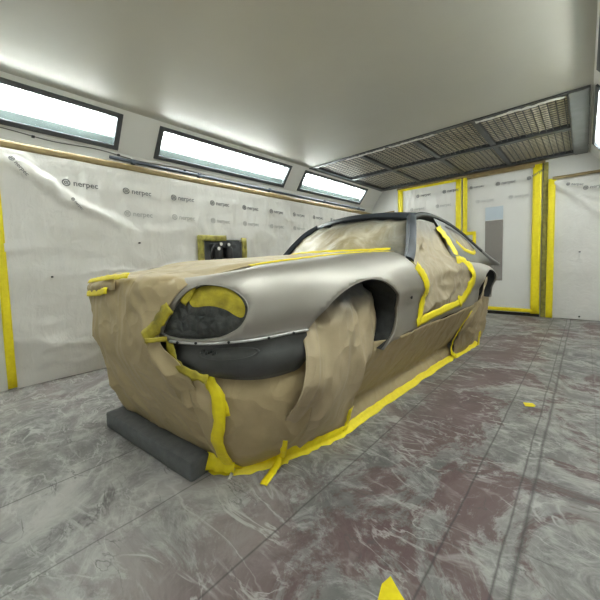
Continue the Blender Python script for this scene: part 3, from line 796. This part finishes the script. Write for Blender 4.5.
# chrome-less bumper line lip under the wing
LIP = crv([(.44, .768), (.632, .770), (.85, .782), (1.0, .788), (1.145, .790)], 8)
for mi in (1, -1):
    bm = bmesh.new(); C = []; RF = []
    for u, z in LIP:
        p = BP(u, V(u, z)); _, nr = plan(u); C.append(Vector((p.x * mi, p.y, p.z))); RF.append(Vector((nr.x * mi, nr.y, 0)))
    sweep(bm, C, [(-.01, -.004), (.014, -.006), (.016, .0), (.012, .005), (-.01, .006)], RF)
    bmesh.ops.recalc_face_normals(bm, faces=bm.faces)
    obj('bumper_line_lip', bm, M_trim, car, True)
    for u in (.50, .60, .75, .93, 1.06):
        z = tab([(.44, .768), (.85, .782), (1.15, .79)], u); p = BP(u, V(u, z)); _, nr = plan(u)
        bm = bmesh.new(); c = Vector(((p.x + nr.x * .016) * mi, p.y + nr.y * .016, p.z + .001)); tube(bm, [c, c + Vector((nr.x * mi, nr.y, 0)) * .005], .006, 8); obj('lip_bolt', bm, M_black, car)
# front valance under the lip
def VP(u, v):
    zb = .59; p, nr = plan(u); k = max(0, (.70 - v) / .12)
    q = p - nr * (.035 + .055 * k * k + .012 * math.sin(max(0, min(1, (v - .7) / .08)) * math.pi)); return Vector((q.x, q.y, v))
vo_ = crv([(0, .785), (.3, .785), (.6, .785), (.9, .79), (1.14, .79)], 4) + [(1.165, .74), (1.155, .66), (1.125, .60)] + crv([(1.10, .590), (.996, .584), (.841, .590), (.746, .596), (.646, .606), (.50, .632), (.3, .64), (0, .64)], 4)
bm = patch(vo_, [], VP, .03, .02, True); va = obj('front_valance', bm, M_valance, car, True); solid(va, .003, -1)
# oval recess for the side lamp in the valance
bm = bmesh.new(); C = []
for k in range(28):
    t = 2 * math.pi * k / 28; u = .735 + .155 * math.cos(t) * 1.0; z = .722 + .026 * math.sin(t) + .008 * math.cos(t); p = VP(u, z); _, nr = plan(u); C.append((p, nr))
R1 = [bm.verts.new(p + Vector((n.x, n.y, 0)) * .006) for p, n in C]; R2 = [bm.verts.new(p - Vector((n.x, n.y, 0)) * .003) for p, n in C]
R3 = [bm.verts.new(C[k][0].lerp(VP(.735, .722), .12) - Vector((C[k][1].x, C[k][1].y, 0)) * -.005) for k in range(28)]
for k in range(28):
    j = (k + 1) % 28; bm.faces.new((R2[k], R2[j], R1[j], R1[k])); bm.faces.new((R1[k], R1[j], R3[j], R3[k]))
sm = obj('side_lamp_recess', bm, M_valance, car, True)
bm = bmesh.new()
for k in range(7):
    c = VP(.60 + .012 * k, .725 + .006 * math.sin(k * 2.1)); _, nr = plan(.60 + .012 * k)
    bmesh.ops.create_icosphere(bm, subdivisions=1, radius=.006, matrix=Matrix.Translation(c + Vector((nr.x, nr.y, 0)) * .003) @ Matrix.Scale(1.5, 4, (0, 0, 1)))
obj('connector', bm, M_black, sm, True)
# fixing screw on the wing behind the arch
p = BP(2.17, .845); bm = bmesh.new(); tube(bm, [p, p + Vector((.006, 0, 0))], .011, 12); obj('badge_hole', bm, M_black, car)

# bonnet, boot and roof
def edge(u): return BP(u, vtop(u) - .02)
bm = bmesh.new(); rows = []
for u in [.55 + k * .09 for k in range(20)]:
    e = edge(u); rows.append([bm.verts.new((e.x * s, e.y - (.10 * (1 - s * s) if u < 1.3 else .0) * max(0, (1.3 - u) / .75), e.z - .022 - .004 * (1 - s * s))) for s in [k / 8 - 1 for k in range(17)]])
for a, b_ in zip(rows, rows[1:]):
    for j in range(16): bm.faces.new((a[j], b_[j], b_[j + 1], a[j + 1]))
bo = obj('bonnet', bm, M_body, car, True); solid(bo, .003, 0)
bm = bmesh.new(); rows = []
for u in [4.65 + k * .09 for k in range(11)]:
    e = edge(u); rows.append([bm.verts.new((e.x * s, e.y + (.06 * (1 - s * s)), e.z - .004 + .02 * (1 - s * s))) for s in [k / 8 - 1 for k in range(17)]])
for a, b_ in zip(rows, rows[1:]):
    for j in range(16): bm.faces.new((a[j], b_[j], b_[j + 1], a[j + 1]))
bo = obj('boot_lid', bm, M_body, car, True); solid(bo, .003, 0)
PIL = [(.745, .82, 1.10), (.728, .89, 1.17), (.688, .99, 1.28), (.630, 1.12, 1.40), (.565, 1.26, 1.485)]
RAIL = [(.565, 1.26, 1.485), (.545, 1.45, 1.525), (.53, 1.7, 1.54), (.522, 2.0, 1.525), (.53, 2.3, 1.478), (.555, 2.6, 1.395), (.59, 2.85, 1.295), (.63, 3.1, 1.195), (.67, 3.4, 1.09), (.70, 3.7, 1.01)]
pil = catmull(PIL, 6); rail = catmull(RAIL, 6)
for mi in (1, -1):
    bm = bmesh.new(); C = [Vector((p.x * mi, p.y, p.z)) for p in pil]
    sweep(bm, C, [(-.025, -.045), (.020, -.045), (.030, -.015), (.022, .022), (.010, .030), (-.025, .030)] if mi > 0 else [(-.025, .045), (.020, .045), (.030, .015), (.022, -.022), (.010, -.030), (-.025, -.030)], [Vector((.85 * mi, -.5, .2))] * len(C))
    bmesh.ops.recalc_face_normals(bm, faces=bm.faces); obj('windscreen_pillar', bm, M_primer, car, True, angle=35)
    bm = bmesh.new(); C = [Vector((p.x * mi, p.y, p.z)) for p in rail]
    sweep(bm, C, [(-.03, -.02), (.012, -.024), (.026, -.008), (.024, .014), (-.01, .024), (-.03, .016)], [Vector((mi, 0, .25))] * len(C))
    bmesh.ops.recalc_face_normals(bm, faces=bm.faces); rr_ = obj('roof_rail', bm, M_rail, car, True, angle=35)
    rr_.data.materials.append(M_cshade)
    for pl in rr_.data.polygons:
        if pl.center.y > 3.08: pl.material_index = 1
bm = bmesh.new(); rows = []
for p in [p for p in rail if p.y < 2.5]:
    rows.append([bm.verts.new((p.x * s, p.y - .07 * (1 - s * s) * max(0, 1 - (p.y - 1.26) / .4), p.z + .016 + .055 * (1 - s * s) * min(1, .75 + (p.y - 1.2)))) for s in [k / 10 - 1 for k in range(21)]])
for a, b_ in zip(rows, rows[1:]):
    for j in range(20): bm.faces.new((a[j], b_[j], b_[j + 1], a[j + 1]))
ro = obj('roof_panel', bm, M_primer, car, True); solid(ro, .004, 0)
bm = bmesh.new(); C = []
for k in range(21):
    s = k / 10 - 1; C.append(Vector((.575 * s, 1.255 - .075 * (1 - s * s), 1.480 + .052 * (1 - s * s))))
sweep(bm, C, [(-.02, -.03), (.018, -.03), (.024, 0), (.018, .022), (-.02, .022)], [Vector((0, -.75, .6))] * len(C))
bmesh.ops.recalc_face_normals(bm, faces=bm.faces); obj('windscreen_header', bm, M_primer, car, True, angle=35)
# buttress panels with the quarter window
def CP(s, t, mi=1, off=0):     # s 0..1 along the rail from 1.8 to 3.7, t 0 top .. 1 bottom
    i = 0; y = 1.80 + 1.9 * s
    for a, b_ in zip(rail, rail[1:]):
        if a.y <= y <= b_.y: p = a.lerp(b_, (y - a.y) / max(1e-6, b_.y - a.y)); break
    else: p = rail[-1]
    u = 3.36 + (5.35 - 3.36) * s; e = BP(u, vtop(u) - .06)
    q = p.lerp(e, t) + Vector((.030 * math.sin(t * math.pi) + off, 0, 0)); return Vector((q.x * mi, q.y, q.z))
QW = [(.12, .15), (.44, .15), (.52, .50), (.43, .70), (.26, .70), (.13, .45)]
for mi in (1, -1):
    bm = patch([(0, 0), (1, 0), (1, 1), (0, 1)], [QW], lambda s, t: CP(s, t, mi), .05, .03)
    solid(obj('rear_buttress', bm, M_cshade, car, True), .004, 0)
    bm = patch([(.08, .10), (.50, .10), (.57, .5), (.46, .76), (.22, .76), (.08, .45)], [], lambda s, t: CP(s, t, mi, -.012), .05, .03)
    obj('quarter_window_mask', bm, M_doorpaper, car, True)
tape([CP(s, t, 1, 0) for s, t in ((.17, .52), (.27, .67), (.42, .67), (.50, .50))], .045, (1, -.2, .3), car, M_tape)
bm = bmesh.new(); rows = []
for k in range(9):
    t = k / 8; y = 2.45 + .75 * t; z = 1.46 - .40 * t; L = .54 + .06 * t
    rows.append([bm.verts.new((L * s, y, z + .02 * (1 - s * s))) for s in [j / 6 - 1 for j in range(13)]])
for a, b_ in zip(rows, rows[1:]):
    for j in range(12): bm.faces.new((a[j], b_[j], b_[j + 1], a[j + 1]))
rw = obj('rear_screen_mask', bm, M_doorpaper, car, True)
bm = bmesh.new()
bm.free()
for mi in (1, -1): obj('sill_step', bx((.70 * mi - .04, .40, .60), (.70 * mi + .04, 2.2, .63)), M_valance, car)
# wheels standing on ramps behind the paper
def wheel(y, mi):
    o = empty('wheel', (.48 * mi, y, .61)); o.parent = car
    bm = bmesh.new(); prof = [(-.095, .20), (-.10, .27), (-.085, .30), (-.05, .312), (.05, .312), (.085, .30), (.10, .27), (.095, .20)]; R = []
    for k in range(40):
        a = 2 * math.pi * k / 40; R.append([bm.verts.new((x, r * math.cos(a), r * math.sin(a))) for x, r in prof])
    for k in range(40):
        a, b_ = R[k], R[(k + 1) % 40]
        for j in range(len(prof)): bm.faces.new((a[j], a[(j + 1) % len(prof)], b_[(j + 1) % len(prof)], b_[j]))
    bmesh.ops.recalc_face_normals(bm, faces=bm.faces); obj('tyre', bm, M_rubber, o, True, angle=50)
    bm = bmesh.new(); tube(bm, [Vector((-.07, 0, 0)), Vector((.06, 0, 0))], .205, 32); tube(bm, [Vector((.06, 0, 0)), Vector((.085, 0, 0))], .06, 20); obj('wheel_rim', bm, M_galv, o, True, angle=40)
for y in (.02, 2.57):
    for mi in (1, -1): wheel(y, mi)

# ================================================================ MASKING on the car (things of their own)
def carthing(o, label, cat):
    o.location = CAR; o.rotation_euler = (0, 0, CRZ); return tag(o, label, cat)
# headlamp film
def HP(u, v): return BP(u, v, .012 + .020 * max(0, math.sin(min(1, max(0, (u - .38) / .46)) * math.pi)) + .004 * noise.noise(Vector((u * 30, v * 30, 0))) + .010 * noise.noise(Vector((u * 12, v * 16, 5))))
bm = patch(HEADV, [], HP, .013, .013)
hf = carthing(obj('headlamp_film', bm, M_headfilm, None, True), 'crinkled dark film sprayed grey, masking the oval headlamp opening', 'masking film')
band = UZ(crv([(.541, .975), (.608, 1.010), (.68, 1.014), (.751, 1.002), (.80, .972), (.828, .93), (.82, .885), (.79, .885), (.74, .915), (.66, .93), (.57, .925)], 4, True))
bm = patch(band, [], lambda u, v: HP(u, v) + Vector((.003, -.004, .002)), .015, .012)
obj('yellow_tape_strip', bm, M_tape_sprayed, hf, True)
def hpn(u, z, off=.0):
    p = HP(u, V(u, z)); _, nr = plan(u); return p + Vector((nr.x, nr.y, .1)) * off
tape([hpn(.575, 1.015, .016), hpn(.56, .985, .014), hpn(.525, .94, .012)], .035, (.6, -.75, .2), hf, M_tape_sprayed, 'yellow_tape_strip', .1, .004)
tape([(.475, -.915, .93), (.43, -.935, .88), (.395, -.955, .83), (.34, -.985, .785)], .062, (.4, -.9, .1), hf, M_tape_sprayed, 'yellow_tape_strip', .25, .006)
tape([(.36, -.985, .775), (.42, -.955, .783), (.47, -.93, .79)], .022, (.4, -.9, .1), hf, M_tape_sprayed, 'yellow_tape_strip', .25, .008)

# bonnet paper
def hz(x, y):
    return 0
HR = []
for u in (.50, .60, .75, .95, 1.2, 1.6, 2.0, 2.35):
    zc, zt, a, n = sec(u); e = BP(u, V(u, zt) - .0 + (.015 if u > .7 else .0)); y = e.y; zz = e.z + .004
    fr = max(0, (1.0 - u) / .5)
    cy = y - .10 * fr
    far = Vector((-.90 if u < .7 else -.885 + .05 * min(1, (u - .7)), y - (.10 if u < .55 else .0), 1.0 if u < .55 else min(zz - .012, 1.0 + (u - .55) * .12)))
    HR.append([far, Vector((-.72, cy, min(zz, far.z + .010 if u < 1 else zz))), Vector((-.35, cy - .02 * fr, zz - .004)), Vector((0, cy - .03 * fr, zz + .000)), Vector((.35, cy - .02 * fr, zz - .002)), Vector((e.x - .10, cy + .03 * fr, zz + .002)), Vector((e.x, y, zz - .004))])
HR[0][-1] = Vector((.545, -.845, 1.028)); HR[0][-2] = Vector((.44, -.885, 1.040)); HR[1][-1] = Vector((.575, -.795, 1.050)); HR[1][-2] = Vector((.47, -.815, 1.055))
G = [
 [(-.86, 3.0, .95), (-.89, 1.2, .98), (-.90, -.35, 1.03), (-.90, -.915, .995), (-.72, -.945, .998), (-.35, -.975, 1.015), (0, -.985, 1.035), (.25, -.975, 1.035), (.38, -.95, 1.01), (.505, -.890, .985)],
 [(-.87, 3.0, .75), (-.90, 1.2, .78), (-.91, -.35, .86), (-.915, -.91, .90), (-.70, -.965, .91), (-.35, -.99, .91), (0, -1.0, .91), (.22, -.99, .90), (.33, -.97, .89), (.43, -.93, .875)],
 [(-.86, 3.0, .50), (-.90, 1.2, .52), (-.92, -.40, .56), (-.945, -.875, .60), (-.66, -.955, .62), (-.30, -.99, .64), (.02, -.99, .66), (.24, -.98, .70), (.32, -.965, .73), (.405, -.935, .755)],
 [(-.82, 3.0, .25), (-.86, 1.2, .26), (-.94, -.40, .28), (-.945, -.79, .28), (-.62, -.88, .30), (-.28, -.88, .34), (.05, -.87, .40), (.27, -.87, .47), (.38, -.865, .53), (.50, -.855, .60)],
 [(-.78, 3.0, .0), (-.82, 1.2, .0), (-.92, -.40, .0), (-.955, -.70, .0), (-.62, -.74, .0), (-.28, -.72, .0), (.02, -.69, .0), (.18, -.665, .0), (.28, -.64, .0), (.38, -.595, .0)]]
def dnose(p, u, v):
    nz = min(1, max(0, (-.84 - p.y) / .06)) if p.z > .5 else 1; lo = min(1, p.z / .15) * .8 + .2
    edge_ = min(1, (1 - u) * 9) * (min(1, u * 7) if v > .5 else 1)
    low = min(1, max(0, (.95 - p.z) / .3))
    fold = .030 * crease(p, 2.4, (1.6, .4, .30), 1.3) * low + .014 * math.sin(p.x * 17 + 3 * noise.noise(Vector((p.x * 2, p.z * 2, 3)))) * low
    d = Vector((p.x * .8 + p.z * .6, p.y, p.z * .8 - p.x * .6))
    big = .034 * crease(d, 1.9, (.6, .6, 1.5), 4.2) + .022 * crease(p, 3.6, (1, 1, .8), 2.1) + .006 * crease(p, 9, (1, 1, 1), 5)
    soft = .005 * crease(p, 1.6, (1, 1, 1), 1) + .003 * crease(p, 5, (1, 1, 1), 8)
    return .004 + max(-.006, min(1, v * 8) * lo * edge_ * (soft * (1 - nz) + nz * ((big + fold) * .85 - .030)))
NR = HR[::-1] + [[Vector(q) for q in r[3:]] for r in G]
hp, HPts = sheet('masking_paper', NR, 90, 132, M_skirt, None, dnose)
carthing(hp, 'crumpled brown paper wrapped over the bonnet and nose, hanging down behind the grey foam bar', 'masking paper')
edge_pts = [r[-1] for r in HPts]
NB = int(len(edge_pts) * 7 / 11.5)
tape([edge_pts[k] + Vector((-.006, 0, .002)) for k in range(2, int(len(edge_pts) * 4.6 / 12), 5)], .024, (.25, 0, 1), hp, M_tape, 'yellow_tape_strip', .3, .004)
tape([(-.885, -.925, 1.008), (-.60, -.965, 1.022), (-.30, -.99, 1.038), (.0, -1.0, 1.052), (.22, -.985, 1.062)], .030, (0, -.9, .5), hp, M_tape, 'yellow_tape_strip', .25, .014)
tape([(-.88, -.93, .925), (-.60, -.98, .94), (-.30, -1.0, .96), (-.05, -1.01, .985)], .036, (0, -1, .2), hp, M_tape, 'yellow_tape_strip', .25, .020)
fp, _ = sheet('paper_flap', [[(-.89, -.93, 1.0), (-.45, -.985, 1.03), (.0, -1.005, 1.058)], [(-.885, -.94, .965), (-.45, -1.01, .99), (.02, -1.015, 1.03)], [(-.88, -.935, .925), (-.45, -1.0, .95), (.03, -1.005, .995)]], 24, 12, M_skirt, hp, lambda p, u, v: .010 * crease(p, 6, (1, 1, 2), 3))
bm = bmesh.new(); bmesh.ops.create_icosphere(bm, subdivisions=2, radius=.012, matrix=Matrix.Translation((-.905, -.92, 1.005)) @ Matrix.Scale(1.6, 4, (0, 0, 1)))
obj('tape_twist', bm, M_tape_dark, hp)
sk, SP = sheet('masking_paper', [r[:4] for r in G], 70, 40, M_skirt, None, lambda p, u, v: (.02 * ridged(p, 3, 5) + .015 * noise.noise(p * 3)) * min(1, (1 - u) * 8) * min(1, (1 - v) * 5 + .1))
carthing(sk, 'brown paper skirt hanging along the hidden side of the car facing the left wall', 'masking paper')
# panel between the seam and the front wheel
G = [
 [(.42, -.84, .66), (.54, -.76, .63), (.655, -.66, .62), (.735, -.52, .62), (.76, -.34, .64)],
 [(.46, -.84, .50), (.565, -.775, .47), (.665, -.67, .46), (.745, -.52, .45), (.77, -.33, .45)],
 [(.44, -.76, .25), (.52, -.71, .22), (.60, -.60, .21), (.66, -.45, .20), (.68, -.30, .20)],
 [(.35, -.625, .0), (.42, -.57, .0), (.48, -.47, .0), (.525, -.36, .0), (.55, -.24, .0)]]
s2, S2P = sheet('masking_paper', G, 40, 30, M_skirt, None, lambda p, u, v: .008 * crease(p, 2.4, (1, 1, .5), 3) * min(1, u * 5 + .2))
carthing(s2, 'smooth brown paper panel under the dark front valance, right of the taped seam', 'masking paper')
seam = [VP(u, z) + Vector((.014, -.022, 0)) for u, z in ((.425, .77), (.43, .72), (.47, .665), (.54, .628), (.62, .602))]
tape(seam, .040, (.5, -.85, .05), s2, M_tape_sprayed, 'yellow_tape_strip', .35, .006)
def onp(u, v, off=.010):
    R, C = len(S2P) - 1, len(S2P[0]) - 1; p = S2P[int(v * R)][int(u * C)]; return p + Vector((.5, -.8, -.1)) * off
tape([onp(.16, .02, .03), onp(.26, .12, .02), onp(.30, .35), onp(.24, .60), onp(.22, .85), onp(.25, 1, .01) + Vector((0, 0, .01))], .062, (.55, -.8, -.15), s2, M_tape, 'yellow_tape_strip', .3, .010, 5)
tape([onp(.30, .22), onp(.36, .40)], .05, (.55, -.8, -.15), s2, M_tape, 'yellow_tape_strip', .3, .013)
tape([(.66, -.44, .20), (.63, -.42, .13), (.575, -.385, .05)], .034, (.6, -.75, -.15), s2, M_tape, 'yellow_tape_strip', .1, .012)
# paper draped out of the front wheel arch
G = [
 [(.76, -.43, .82), (.75, -.30, .915), (.74, -.08, .972), (.72, .12, .975), (.69, .27, .92), (.66, .36, .84)],
 [(.835, -.45, .68), (.83, -.30, .75), (.80, -.10, .77), (.77, .08, .77), (.74, .24, .75), (.70, .37, .70)],
 [(.845, -.50, .50), (.84, -.33, .50), (.82, -.14, .50), (.79, .05, .50), (.765, .20, .49), (.70, .31, .50)],
 [(.665, -.47, .27), (.71, -.33, .26), (.725, -.17, .25), (.72, .0, .24), (.70, .10, .24), (.68, .18, .26)],
 [(.51, -.40, .0), (.555, -.28, .0), (.59, -.15, .0), (.615, -.04, .0), (.625, .06, .0), (.61, .12, .0)]]
s3, S3P = sheet('masking_paper', G, 56, 48, M_wheelpaper, None, lambda p, u, v: (.016 * math.sin(u * 19 + 2 * v + 1.5 * noise.noise(p * 3)) * (1 - v) * min(1, v * 6 + .2) + .036 * crease(p, 2.8, (1, 1.8, .45), 9) * (1.1 - v) + .012 * crease(p, 7, (1, 1.4, .7), 2) * (1 - v)) * min(1, u * 6 + .15) * min(1, (1 - u) * 6 + .3))
carthing(s3, 'pale crumpled paper draped out of the front wheel arch to the floor', 'masking paper')
tape([(.70, .07, .20), (.66, .085, .10), (.635, .09, .03)], .05, (1, 0, .1), s3, M_tape, 'yellow_tape_strip', .3, .016)
# skirt below the sill
def srow(fn, ys): return [fn(y) for y in ys]
YS = (.10, .45, .8, 1.2, 1.6, 2.0, 2.15)
G = [srow(lambda y: (.825, y, .585 + .012 * y) if y > .35 else (.70, y, .58), YS),
     srow(lambda y: (.735, y, .44), YS), srow(lambda y: (.625, y, .24), YS), srow(lambda y: (.555, y, .14), YS),
     srow(lambda y: (.575, y, .085), YS), srow(lambda y: (.615 - .006 * y, y, .0), YS)]
s4, S4P = sheet('masking_paper', G, 72, 36, M_skirt, None, lambda p, u, v: (.006 * crease(p, 2.6, (1, 1, 1), 11) + .004 * crease(p, 7, (1, 1, 1), 3)) * (1.2 - v))
carthing(s4, 'long brown paper skirt below the door sill, flared and taped to the floor', 'masking paper')
tape([(.80, 2.12, .56), (.70, 2.10, .38), (.62, 2.08, .2), (.60, 2.10, .08), (.645, 2.14, .015)], .045, (1, 0, -.2), s4, M_tape, 'yellow_tape_strip', .2, .018)
# rear paper by the rear wheel, closed round the tail
G = [
 [(.80, 2.12, .60), (.86, 2.24, .68), (.875, 2.31, .84), (.872, 2.41, .90), (.84, 2.54, .84), (.76, 2.66, .66), (.70, 2.9, .66), (.66, 3.3, .70), (.56, 3.70, .71), (.3, 3.85, .72), (-.3, 3.85, .72), (-.66, 3.50, .72), (-.86, 3.0, .80)],
 [(.74, 2.12, .44), (.79, 2.23, .50), (.81, 2.34, .56), (.80, 2.45, .56), (.76, 2.56, .52), (.71, 2.70, .46), (.68, 2.9, .46), (.64, 3.3, .46), (.54, 3.68, .46), (.3, 3.82, .46), (-.3, 3.82, .46), (-.66, 3.5, .46), (-.86, 3.0, .5)],
 [(.64, 2.12, .22), (.69, 2.24, .26), (.72, 2.36, .28), (.72, 2.48, .28), (.70, 2.60, .26), (.67, 2.74, .24), (.65, 2.9, .24), (.62, 3.3, .22), (.52, 3.66, .22), (.3, 3.8, .22), (-.3, 3.8, .22), (-.64, 3.5, .22), (-.82, 3.0, .25)],
 [(.60, 2.12, .0), (.61, 2.26, .0), (.62, 2.40, .0), (.62, 2.52, .0), (.62, 2.66, .0), (.62, 2.80, .0), (.61, 2.92, .0), (.58, 3.3, .0), (.50, 3.66, .0), (.3, 3.78, .0), (-.3, 3.78, .0), (-.62, 3.5, .0), (-.78, 3.0, .0)]]
s5, S5P = sheet('masking_paper', G, 110, 36, M_rearpaper, None, lambda p, u, v: (.026 * crease(p, 3.2, (1, 1, .7), 15) + .010 * crease(p, 8, (1, 1, 1), 2)) * min(1, v * 4 + .2) * min(1, (1 - v) * 4 + .2))
carthing(s5, 'crumpled brown paper hanging from the rear wheel arch to the floor', 'masking paper')
tape([(.70, 2.82, .20), (.68, 2.86, .10), (.66, 2.90, .01)], .05, (1, -.3, .1), s5, M_tape, 'yellow_tape_strip', .2, .01)
# floor tape that holds the skirts down
FL = [(.23, -.675), (.35, -.635), (.43, -.575), (.49, -.475), (.54, -.365), (.58, -.24), (.61, -.10), (.635, .04), (.635, .18), (.622, .5), (.618, .9), (.612, 1.4), (.610, 1.9), (.62, 2.2), (.63, 2.5), (.635, 2.75), (.64, 2.95)]
ft = []
C = catmull([(x, y, .0) for x, y in FL], 8)
bm = bmesh.new(); rows = []
for i, p in enumerate(C):
    t = (C[min(i + 1, len(C) - 1)] - C[max(i - 1, 0)]).normalized(); q = Vector((t.y, -t.x, 0))
    wo = (.030 + .022 * noise.noise(Vector((i * .33, 0, 7))) + (.020 if i < 34 else -.006)); wi = .030 + .03 * (i < 60) + .035 * (i < 34) + .020 * noise.noise(Vector((i * .41, 4, 0)))
    rows.append([bm.verts.new(v_) for v_ in (p + q * (wo + .01) + Vector((0, 0, .003)), p + q * .014 + Vector((0, 0, .006)), p + q * (.010 if i < 62 else -.004) + Vector((0, 0, .022)), (p + q * (.014 + .38 * wi) if i < 62 else p - q * (.004 + wi * .3)) + Vector((0, 0, .022 + wi * (.9 if i < 62 else .6))))])
for a, b_ in zip(rows, rows[1:]):
    for j in range(3): bm.faces.new((a[j], a[j + 1], b_[j + 1], b_[j]))
bmesh.ops.recalc_face_normals(bm, faces=bm.faces)
fto = obj('floor_tape', bm, M_tape, None, True); solid(fto, .0015, 0)
carthing(fto, 'yellow tape sealing the paper skirts to the floor around the car', 'tape')
tape([(.535, -.345, .06), (.575, -.42, .012), (.605, -.49, .003), (.64, -.575, .002)], .042, [(.5, -.6, .5), (.3, -.4, .8), (0, 0, 1), (0, 0, 1)], fto, M_tape, 'tape_tail', .1, .012)
tape([(.42, -.60, .01), (.45, -.635, .004), (.475, -.665, .003)], .016, (0, 0, 1), fto, M_whitetorn, 'tape_tail', .3, .006)
tape([(.25, -.70, .05), (.36, -.665, .055), (.45, -.60, .055)], .085, (.35, -.8, .35), fto, M_tape, 'tape_patch', .25, .035)
# windscreen masking
WR = []
for t in (0, .33, .66, 1.0):
    i = t * (len(pil) - 1); p = pil[int(i)]
    WR.append([Vector((p.x * s * .985, p.y - (.20 - .10 * t) * (1 - s * s), p.z + (.06 * t - .01) * (1 - s * s) * .8)) for s in (-1, -.66, -.33, 0, .33, .66, 1)])
ws, _ = sheet('masking_paper', WR, 42, 20, M_wspaper, None, lambda p, u, v: .016 * crease((p.x * .6 + p.z * .8, 0, p.z * .6 - p.x * .8), 2.2, (.5, 1, 2.2), 6) + .006 * crease(p, 7, (1, 1, 1), 1) + .016)
carthing(ws, 'brown paper and film taped over the windscreen between the dark pillars', 'masking paper')
tape([edge_pts[0] + Vector((-.02, -.02, .02)), Vector((.35, .66, 1.19)), Vector((0, .60, 1.195)), Vector((-.35, .66, 1.19)), Vector((-.68, .76, 1.15))], .035, (0, -.6, 1), ws, M_tape, 'yellow_tape_strip', .3, .006, 10)
# door opening masking
ca = [(.602, 1.20, 1.445), (.692, 1.02, 1.28), (.742, .88, 1.13), (.815, .74, 1.02), (.835, .77, .86), (.82, .78, .72), (.80, .77, .64)]
cb_ = [(.545, 1.50, 1.485), (.60, 1.42, 1.30), (.67, 1.34, 1.14), (.77, 1.28, 1.02), (.80, 1.25, .86), (.80, 1.25, .74), (.80, 1.25, .65)]
cc = [(.545, 1.80, 1.475), (.625, 1.79, 1.30), (.735, 1.75, 1.13), (.835, 1.82, 1.05), (.858, 1.96, .92), (.84, 1.90, .79), (.80, 1.72, .67)]
G = [list(r) for r in zip(ca, cb_, cc)]
dp, DP = sheet('masking_paper', G, 44, 60, M_doorpaper, None, lambda p, u, v: (.026 * crease((p.x, p.y * .8 + p.z * .6, p.z * .8 - p.y * .6), 2.6, (1, .7, 1.7), 19) + .010 * crease(p, 8, (1, 1, 1), 4) + .010 * math.sin(9 * (p.y * .8 + p.z) + 2 * noise.noise(p * 2))) * min(1, min(u, 1 - u) * 5 + .1) * min(1, (1 - v) * 5 + .1) * min(1, v * 5 + .1) - .004)
carthing(dp, 'crumpled brown paper closing the open door aperture behind the front wing', 'masking paper')
def bpt(u, z, off=-.006): return BP(u, V(u, z), off)
tape([bpt(2.27, 1.06), bpt(2.33, 1.0), bpt(2.385, .90), bpt(2.40, .80), bpt(2.385, .70), bpt(2.375, .63)], .075, (1, -.05, .08), dp, M_tape, 'yellow_tape_strip', .2, .003)
tape([bpt(2.33, .635), bpt(2.6, .655), bpt(3.0, .675), bpt(3.30, .69)], .062, (1, 0, .1), dp, M_tape, 'yellow_tape_strip', .15, .003)
tape([bpt(3.25, .69), bpt(3.38, .74), bpt(3.48, .83), bpt(3.53, .93), bpt(3.50, 1.01), bpt(3.42, 1.055), bpt(3.34, 1.075), bpt(3.22, 1.08)], .105, (1, 0, .15), dp, M_tape, 'yellow_tape_strip', .25, .005)
tape([(.575, 1.78, 1.42), (.64, 1.80, 1.32), (.70, 1.80, 1.22), (.765, 1.76, 1.12)], .09, (1, -.2, .35), dp, M_tape, 'yellow_tape_strip', .25, .022)
tape([(.735, .84, 1.10), (.80, .77, 1.06)], .03, (1, -.3, .3), dp, M_tape_dark, 'yellow_tape_strip', .25, .01)

# ================================================================ loose things
fb_ = empty('foam_bar', (-1.955, .745, 0), math.atan2(.09, .96))
bm = bmesh.new(); box(bm, (-.50, -.06, 0), (.50, .06, .11), .014)
bmesh.ops.subdivide_edges(bm, edges=[e for e in bm.edges if e.calc_length() > .3], cuts=20)
for v in bm.verts: v.co += Vector((0, .004 * noise.noise(v.co * 5), (.003 * noise.noise(v.co * 7) if v.co.z > .05 else 0)))
fo = obj('foam_bar', bm, M_foam, None, True, (-1.955, .745, 0), 40); fo.rotation_euler = (0, 0, math.atan2(.09, .96)); D.objects.remove(fb_)
fo.name = 'foam_bar'
tag(fo, 'long dark grey foam bar lying on the floor in front of the car', 'foam bar')
def scrap(x, y, pts, label, rz=0):
    bm = bmesh.new(); vs = [bm.verts.new((a, b_, .003 + .004 * (k % 2))) for k, (a, b_) in enumerate(pts)]; bm.faces.new(vs)
    o = obj('tape_scrap', bm, M_tape, None, False, (x, y, 0)); o.rotation_euler = (0, 0, rz); solid(o, .002, 0); tag(o, label, 'tape scrap')
scrap(-.28, 2.80, [(-.035, -.03), (.02, -.035), (.04, .0), (.03, .03), (-.03, .035)], 'small crumpled yellow tape scrap out on the floor right of the car', .4)
scrap(-.45, .90, [(-.05, -.06), (.06, -.05), (.03, .0), (.0, .05), (-.03, .02)], 'yellow tape scrap on the floor at the bottom edge of the photo', .5)
